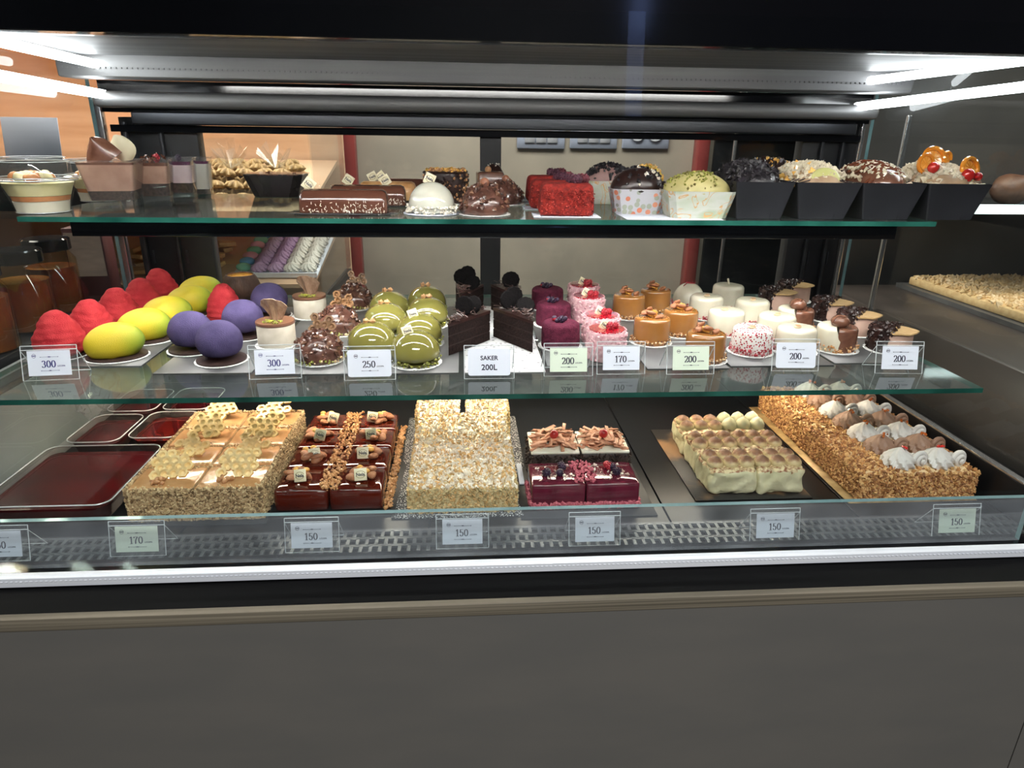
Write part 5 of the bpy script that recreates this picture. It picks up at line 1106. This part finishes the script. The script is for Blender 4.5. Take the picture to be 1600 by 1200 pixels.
def p_driz(w2, d_, h_):
    r2 = MB()
    for i in range(26):
        y = -.08 + i * .0062; x0_ = U(-.05, -.02); r2.tube([(x0_, y, domez(x0_, y, w2, d_, h_) + .003), (x0_ + .03, y + .008, domez(x0_ + .03, y, w2, d_, h_) + .005), (x0_ + .06, y, domez(min(.06, x0_ + .06), y, w2, d_, h_) + .003)], .0024, 6)
    w_ = MB()
    for i in range(60): kk = w_.mark(); w_.tube([(0, 0, 0), (U(-.006, .006), U(-.004, .004), .001)], .0009, 5); w_.xf(kk, (U(-.03, .04), U(-.075, .05), h_ + .028))
    for v in w_.v: v.z = domez(v.x, v.y, w2, d_, h_) + .006 + (v.z - h_ - .028) * .5
    return [('chocolate_drizzle', r2, mat('glossy_caramel_choc', C(104, 54, 36), C(132, 74, 50), 30, .1, coat=1), 'glossy milk chocolate drizzle'), ('white_drizzle', w_, fl2, 'white chocolate threads'), ('crisps', scat(w2, d_, h_, 160, .003, .006, (0,)), meringue_bits, 'white crisp bits')]
def p_orange(w2, d_, h_):
    parts = []
    om = mat('candied_orange', C(222, 130, 26), C(240, 164, 62), 40, .1, coat=1, sss=.1)
    for (x, y, z, rx, ry, rz_, s) in ((-.036, -.03, .032, 75, 0, 10, .8), (-.016, -.02, .040, 60, 20, -10, 1.0), (.020, .0, .036, 84, -8, 20, .8), (.034, -.052, .024, 62, 25, 10, 1.0)):
        q = MB(); pts = [(.019 * cos(t), .019 * sin(t), .004 * sin(t * 1.0)) for t in [rad(a) for a in range(0, 331, 15)]]; q.tube(pts, .0042, 8)
        q.lathe([(.016, -.0012), (.016, .0012), (.0001, .0014)], 28, 1, wob=lambda a, z: 1 - .06 * abs(cos(a * 5)))
        for i in range(10): a = i * pi / 5; q.tube([(0, 0, .0015), (.016 * cos(a), .016 * sin(a), .0015)], .0007, 4, 0)
        q.xf(0, sc=(s, s, s)); q.xf(0, (x, y, h_ + z), (rad(rx), rad(ry), rad(rz_))); parts.append(('candied_orange_slice', q, [om, mat('orange_flesh', C(236, 160, 60), C(246, 186, 96), 60, .15, coat=.6)], 'curled candied orange slice'))
    q = MB().ell((-.030, -.045, h_ + .026), .010, 16, 10); q.ell((.024, -.064, h_ + .014), (.012, .010, .012), 16, 10); q.ell((.046, -.06, h_ + .012), .008, 14, 9); parts.append(('candied_cherries', q, mat('candied_red', C(176, 20, 24), C(206, 44, 36), 20, .08, coat=1), 'red candied cherries'))
    parts.append(('crisps', scat(w2, d_, h_, 620, .004, .0082, (0,)), meringue_bits, 'white crisp bits')); return parts
def p_choc(w2, d_, h_): return [('chocolate_pieces', scat(w2, d_, h_, 260, .003, .007, (0, 0, 1), .5), [choco_d, gold_ch], 'dark chocolate and yellow pieces')]
lightc = mat('box_cream', C(150, 122, 92), C(176, 148, 116), 40, .5)
bigbox(.520, 'black cake box heaped with black biscuit pieces, leftmost of the four front boxes', bis, p_oreo, .0505, .0525)
bigbox(.6345, 'black cake box with pear slice and drizzle, second of the four front boxes', lightc, p_pear, .0525, .0585)
bigbox(.7525, 'black cake box with glossy chocolate drizzle, third of the four front boxes', choco_m, p_driz, .0525, .0585)
bigbox(.8725, 'black cake box with candied orange slices, rightmost of the four front boxes', lightc, p_orange, .0525, .0585)
bigbox(.64, 'black cake box with dark chocolate pieces, half hidden behind the pear one', choco_d, p_choc, .056, .060, 1.445, .06)
# ================================================================== THE ROOM AROUND
RX0, RX1, RY0, RY1, RZ0, RZ1 = -2.4, 2.8, -2.6, 2.6, -1.5, 1.45
greige = mat('greige_wall', C(158, 148, 134), C(142, 134, 122), 5, .6, bump=.1, bscale=60)
darkw = mat('dark_wall', C(40, 42, 46), C(52, 52, 56), 3, .7)
struct('floor', MB().box(RX0, RX1, RY0, RY1, RZ0 - .05, RZ0), mat('floor_tile', C(92, 90, 86), C(110, 106, 100), 3, .4))
struct('ceiling', MB().box(RX0, RX1, RY0, RY1, RZ1, RZ1 + .05), mat('ceiling_dark', C(36, 38, 44), rough=.8))
struct('wall_back', MB().box(RX0, RX1, RY1, RY1 + .06, RZ0, RZ1), greige)
struct('wall_left', MB().box(RX0 - .06, RX0, RY0, RY1, RZ0, RZ1), darkw); struct('wall_right', MB().box(RX1, RX1 + .06, RY0, RY1, RZ0, RZ1), darkw)
struct('wall_front', MB().box(RX0, RX1, RY0 - .06, RY0, RZ0, RZ1), darkw)
def mirror_spot(u, v, yw):
    """where the reflection in the front glass, seen at this pixel, meets the wall behind the camera"""
    n = Vector((0, -.615, .041)).normalized(); d = ray(u, v).normalized(); P = aty(u, v, .83); r = d - 2 * d.dot(n) * n; return P + r * ((yw - P.y) / r.y)
# unseen glowing panel added behind the viewer to make the front glass's bluish streak
a_, b_ = mirror_spot(1004, 60, RY0 + .02), mirror_spot(982, 190, RY0 + .02)
x0_, x1_ = sorted((a_.x, b_.x)); spanel = MB().box(x0_ - .05, x1_ + .05, RY0 + .001, RY0 + .03, min(b_.z, RZ1 - .7), RZ1 - .02)
o = struct('streak_panel', spanel, mat('panel_frame', C(60, 62, 70), rough=.5)); q = MB().box(x0_ - .02, x1_ + .02, RY0 + .031, RY0 + .034, min(b_.z, RZ1 - .7) + .03, RZ1 - .05)
link('pane', q.mesh('pane', glow('streak_glow', (.35, .48, 1.0), 2.6)), o)
redp = mat('red_post', C(128, 52, 50), C(144, 62, 58), 6, .4); greyp = mat('grey_post', C(104, 104, 106), C(120, 120, 120), 6, .4)
for xa, xb, lb in ((-.419, -.376, 'red painted post left of the greige wall'), (.853, .896, 'red painted post right of the wall sockets')):
    o = link('wall_post', MB().rbox(xa, xb, 2.54, 2.598, RZ0, RZ1, .003, 4).mesh('wall_post', redp), None); tag(o, lb, 'post', 'red posts on the back wall')
o = link('wall_post', MB().rbox(-.455, -.421, 2.52, 2.598, RZ0, RZ1, .003, 4).mesh('wall_post', greyp), None); tag(o, 'narrow grey post beside the left red post', 'post')
# sockets
for i, (u, lb) in enumerate(((845, 'leftmost wall plate with switches on the greige wall'), (927, 'middle wall plate with switches'), (1008, 'right wall plate with two round sockets'))):
    p = aty(u, 236, 2.59); root = link('wall_socket', None, None, (p.x, 2.6, p.z + .062)); tag(root, lb, 'wall socket', 'wall plates on the greige wall')
    link('cover_plate', MB().rbox(-.088, .088, -.010, 0, -.055, .055, .006, 6).mesh('cover_plate', mat('plate_blue_grey', C(168, 176, 196), rough=.4)), root)
    ins = mat('plate_insert', C(190, 192, 200), rough=.35)
    if i < 2:
        for k_ in range(3): link('switch_key', MB().rbox(-.060 + k_ * .041, -.022 + k_ * .041, -.014, -.009, -.034, .034, .002, 4).mesh('switch_key', ins), root)
    else:
        for sx in (-.033, .033): q = MB().lathe([(.0001, 0), (.020, 0), (.022, .006), (.028, .006), (.028, 0)], 28).xf(0, (sx, -.010, 0), (rad(90), 0, 0)); link('socket_well', q.mesh('socket_well', ins), root)
# wooden biscuit display behind the left half
wx0, wx1 = -1.75, -.405
disp = link('biscuit_display', None, None, ((wx0 + wx1) / 2, 2.2, RZ0)); tag(disp, 'pale wooden display stand with sloping biscuit bins behind the pastry case', 'display stand')
def dpart(n, mb, m, lb=None):
    mb.xf(0, (-(wx0 + wx1) / 2, -2.2, -RZ0)); o = link(n, mb.mesh(n, m), disp)
    if lb: o['label'] = lb
dpart('back_panel', MB().box(wx0, wx1, 2.47, 2.49, RZ0, .30), wood_l)
dpart('top_panel', MB().box(wx0, wx1, 2.0, 2.47, .30, .32), wood_l)
dpart('side_panel', MB().box(wx0, wx0 + .018, 1.95, 2.47, RZ0, .30), wood_l); dpart('side_panel', MB().box(wx1 - .018, wx1, 1.95, 2.47, RZ0, -.47), dark_metal); dpart('side_panel', MB().box(wx1 - .005, wx1, 1.95, 2.47, -.459, .30), acryl, 'clear acrylic side')
for z in (-.185, -.385): 
    q = MB().box(wx0 + .02, wx1 - .02, -.27, .27, -.012, 0).xf(0, (0, 2.19, z + .03), (rad(12), 0, 0)); dpart('sloping_shelf', q, wood_l)
    q = MB().box(wx0 + .02, wx1 - .02, 1.925, 1.929, z - .05, z + .03); dpart('acrylic_front', q, acryl)
for x in (-.745,): dpart('divider', MB().box(x, x + .004, 1.95, 2.4, -.14, -.03), acryl)
# biscuits: each one its own
starm = mat('star_biscuit', C(132, 104, 62), C(176, 146, 96), 60, .6, bump=.3); nutb = mat('nut_biscuit', C(196, 158, 106), C(222, 190, 140), 60, .6, bump=.4)
star = Kind('star_biscuit', 'biscuit'); q = MB().lathe([(.018, 0), (.024, .006), (.019, .015), (.006, .021), (.0001, .016)], 64, wob=lambda a, z: 1 + .24 * cos(a * 8)); star.part('star_biscuit', q, starm)
wln = Kind('walnut_biscuit', 'biscuit'); q = MB().ell((0, 0, .014), (.025, .019, .014), 20, 12); q.disp(.003, 60); wln.part('walnut_biscuit', q, nutb)
chk = Kind('broken_biscuit', 'biscuit'); q = MB().rbox(-.026, .026, -.015, .015, 0, .013, .004, 5); q.disp(.005, 40); chk.part('broken_biscuit', q, mat('biscuit_gold', C(206, 158, 96), C(230, 188, 128), 40, .6))
def slope(z, y): return z + .03 + (y - 2.19) * math.tan(rad(12))
def heap(kind, xa, xb, ya, yb, z, sp, layers, label, group, jit=.006):
    for l in range(layers):
        ny = int((yb - ya) / sp) - l; nx = int((xb - xa) / sp)
        for j in range(max(1, ny)):
            for i in range(nx):
                x = xa + sp * (i + .5 + (.5 if (j + l) % 2 else 0)); y = ya + sp * (j + .6 + l * .5)
                if x > xb: continue
                kind.put((x + U(-jit, jit), y + U(-jit, jit), slope(z, y) + .0105 + l * .026), U(0, 6), label, group, 1, (), rad(12) + U(-.08, .08), U(-.08, .08))
heap(star, -.735, -.438, 1.95, 2.22, -.185, .051, 3, 'small star-ridged biscuit heaped in the upper wooden bin', 'star biscuits in the upper bin', .001)
heap(wln, -.95, -.76, 1.95, 2.22, -.185, .052, 3, 'rounded walnut-like biscuit heaped in the upper bin, left part', 'rounded biscuits in the upper bin')
heap(chk, -.99, -.70, 1.95, 2.18, -.385, .054, 2, 'broken golden biscuit heaped in the lower bin', 'golden biscuits in the lower bin')
# cellophane twists over the star biscuits
for i, (x, y, lb) in enumerate(((-.655, 2.06, 'left clear cellophane bag twist on the star biscuits'), (-.53, 2.06, 'right clear cellophane bag twist on the star biscuits'))):
    q = MB(); n = 22
    for k_ in range(9): a = k_ * .7; q.add([(0, 0, -.0), (.05 * cos(a), .03 * sin(a), .05 + .03 * U(0, 1)), (.05 * cos(a + .5), .03 * sin(a + .5), .03 + .03 * U(0, 1)), (.03 * cos(a + .3), .02 * sin(a + .3), .01)], [(0, 1, 2), (0, 2, 3)])
    thicken(q, .0006); o = link('cellophane_bag', q.mesh('cellophane_bag', plast), None, (x, y, slope(-.185, y) + .075)); tag(o, lb, 'bag', 'cellophane bags on the biscuits')
# meringues on a sloping white tray
t_ = MB().rbox(-.12, .12, -.15, .15, 0, .004, .001, 4); t_.box(-.12, .12, -.152, -.148, 0, .014); o = link('meringue_tray', t_.mesh('meringue_tray', white_card), None, (-.540, 2.11, slope(-.385, 2.11) + .006), (rad(13), 0, 0)); tag(o, 'white tray of coloured meringues in the lower bin', 'tray')
cols_ = {'lilac': C(196, 158, 196), 'white': C(232, 226, 214), 'green': C(120, 186, 156), 'pink': C(226, 150, 170), 'blue': C(96, 160, 206)}
KM = {}
for nme, cc in cols_.items():
    KM[nme] = Kind('meringue', 'meringue'); q = MB()
    if nme in ('lilac', 'white'): rosette(q, (0, 0, 0), .020, .026, 9)
    else: q.ell((0, 0, .010), (.022, .018, .011), 20, 12)
    KM[nme].part('meringue', q, mat('meringue_' + nme, cc, rough=.6), None, None, 60)
sl = rad(13)
for i in range(5):
    for j in range(7):
        nme = ('green', 'blue', 'pink', 'green', 'pink', 'green', 'blue')[(j + i) % 7] if i == 0 else ('lilac' if i in (1, 2) else 'white')
        dx_, dy_ = -.092 + i * .046, -.125 + j * .0415
        KM[nme].put((-.540 + dx_, 2.11 + dy_ * cos(sl), slope(-.385, 2.11) + .0160 + dy_ * sin(sl)), U(0, 1), {'lilac': 'lilac ridged meringue on the sloping tray', 'white': 'white ridged meringue at the right of the sloping tray'}.get(nme, f'{nme} smooth oval meringue at the left edge of the sloping tray'), nme + ' meringues', 1.02, (), sl)
# dark glazed cupboard at the right of the back wall
cab = link('wall_cabinet', None, None, (1.7, 2.5, RZ0)); tag(cab, 'dark glazed cupboard with shelves of bottles to the right of the red post', 'cabinet')
def cb_(n, mb, m): mb.xf(0, (-1.7, -2.5, -RZ0)); link(n, mb.mesh(n, m), cab)
cb_('carcass', MB().box(.93, 2.6, 2.585, 2.599, RZ0, 1.2), black_matt)
for z in (-.66, -.34, .02): cb_('shelf', MB().box(.93, 2.6, 2.40, 2.585, z, z + .012), dark_metal)
for x in (.925, 1.20, 1.50): cb_('upright', MB().rbox(x, x + .012, 2.39, 2.40, RZ0, 1.2, .002, 4), chrome)
bt = Kind('bottle', 'bottle'); bt.part('body', MB().lathe([(.026, 0), (.028, .004), (.028, .12), (.012, .16), (.011, .20), (.0001, .2)], 20), mat('bottle_glass', C(50, 66, 60), C(80, 96, 90), 6, .1, coat=.6)); bt.part('cap', MB().lathe([(.013, .2), (.013, .225), (.0001, .225)], 16), alu)
for z in (-.328, .032):
    for i in range(8): bt.put((.985 + i * .075, 2.50, z), 0, 'bottle standing in a row in the dark cupboard behind', 'bottles in the dark cupboard')
# left neighbour: counter with honey jars and a photo box
ln = link('side_counter', None, None, (-1.3, 1.5, RZ0)); tag(ln, 'dark side counter left of the case with jars and a photo box', 'counter')
link('top', MB().rbox(-.44, .478, -.66, .28, 1.085, 1.11, .003, 4).mesh('top', black_matt), ln); link('body', MB().box(-.44, .46, -.64, .28, 0, 1.0845).mesh('body', black_matt), ln)
link('back_shelf', MB().rbox(-.44, .47, .285, .40, 1.30, 1.42, .003, 4).mesh('back_shelf', black_matt), ln)
jr = Kind('honey_jar', 'jar'); jr.part('glass_jar', MB().lathe([(.044, 0), (.050, .006), (.050, .115), (.040, .130), (.040, .135)], 32), clear('amber_glass', (.9, .8, .6), 1.5, .03)); jr.part('honey', MB().lathe([(.0465, .004), (.0475, .10), (.0001, .10)], 32), mat('honey', C(84, 46, 18), C(108, 62, 26), 10, .15, coat=.5), None, 'amber honey'); jr.part('lid', MB().lathe([(.044, .135), (.046, .137), (.046, .158), (.043, .161), (.0001, .161)], 32), black_gloss, None, 'black screw lid')
for (u, v, yy, lb) in ((22, 470, 1.25, 'honey jar with black lid nearest the left glass'), (58, 440, 1.40, 'second honey jar with black lid, behind the first'), (104, 425, 1.55, 'rear honey jar beside the photo box')):
    p = aty(u, v, yy); jr.put((min(p.x - .03, -.870), yy, -.3898), 0, lb, 'honey jars left of the case')
pb = thing1('photo_box', 'small box with a faded photo of seated figures behind the left glass', 'box', [('box_body', MB().rbox(-.042, .042, -.03, .03, 0, .17, .002, 4), mat('box_maroon', C(60, 24, 26), C(74, 34, 34), 6, .5), None),
    ('picture', MB().box(-.038, .038, -.0315, -.0302, .06, .160), mat('faded_photo', C(150, 132, 120), C(170, 150, 136), 20, .5, stretch=(1, 1, 3)), 'faded printed picture')], (-.875, 1.665, -.3898), .1)
# right neighbour case with crumble tray, LED and loaves
rn = link('neighbouring_case', None, None, (1.75, 1.5, RZ0)); tag(rn, 'neighbouring dark pastry case to the right with lit shelf edge', 'display case')
def rp(n, mb, m, lb=None):
    mb.xf(0, (-1.75, -1.5, -RZ0)); o = link(n, mb.mesh(n, m), rn); 
    if lb: o['label'] = lb
refl_mottle = mat('reflection_mottle', C(44, 40, 38), C(84, 74, 68), 3, .35, bump=.05, stretch=(.6, .6, 2))  # mottled dark brown stands in for the side glass's reflection of clothes
rp('side_panel', MB().rbox(1.056, 1.074, .86, 1.95, -.70, -.415, .003, 4), refl_mottle, 'side panel coloured dark and mottled like a side-glass reflection'); rp('deck', MB().box(1.07, 2.5, .86, 1.95, -.43, -.42), refl_mottle)
rp('rear_panel', MB().box(1.06, 2.5, 2.05, 2.07, RZ0, .6), mat('case_grey', C(64, 64, 66), C(84, 82, 80), 3, .4)); rp('glass_shelf', MB().rbox(1.22, 2.4, 1.62, 2.0, -.175, -.165, .001, 3), dark_metal)
rp('led_strip', MB().box(1.22, 2.4, 1.612, 1.618, -.172, -.150), glow('led_neighbour', (.85, 1, .97), 3.0), 'lit LED shelf edge'); rp('corner_upright', MB().rbox(1.055, 1.085, 1.95, 1.98, -.5, .6, .003, 4), black_matt)
rp('roof', MB().box(1.0, 2.5, 1.2, 2.05, .30, .34), dark_metal)
q = MB().box(-.20, .20, -.29, .27, 0, .03, 0); q.add([], []); b = MB().box(-.205, .205, -.295, .275, 0, .012); cr2 = MB().rbox(-.185, .185, -.27, .25, .012, .036, .006, 8)
for _ in range(1600): cr2.nug((U(-.18, .18), U(-.265, .245), .037), U(.005, .011), _rng.choice((0, 1)))
thing1('crumble_cake', 'wide golden crumble cake in a tray inside the neighbouring case', 'cake', [('baking_tray', b, silver), ('crumble', cr2, [mat('crumble_gold', C(206, 170, 116), C(226, 194, 140), 80, .7), nut2], 'golden crumble topping')], (1.50, 1.65, -.4195), 0)
lf = Kind('loaf_cake', 'cake'); q = MB().ell((0, 0, .04), (.06, .035, .04), 24, 14); q.disp(.006, 30); q.v = [Vector((v.x, v.y, max(v.z, 0))) for v in q.v]; lf.part('loaf_cake', q, mat('loaf', C(84, 56, 42), C(110, 78, 58), 40, .5))
for i in range(6): lf.put((1.30 + i * .145, 1.76, -.1648), U(-.2, .2), 'brown loaf cake on the lit shelf of the neighbouring case', 'loaf cakes in the neighbouring case')
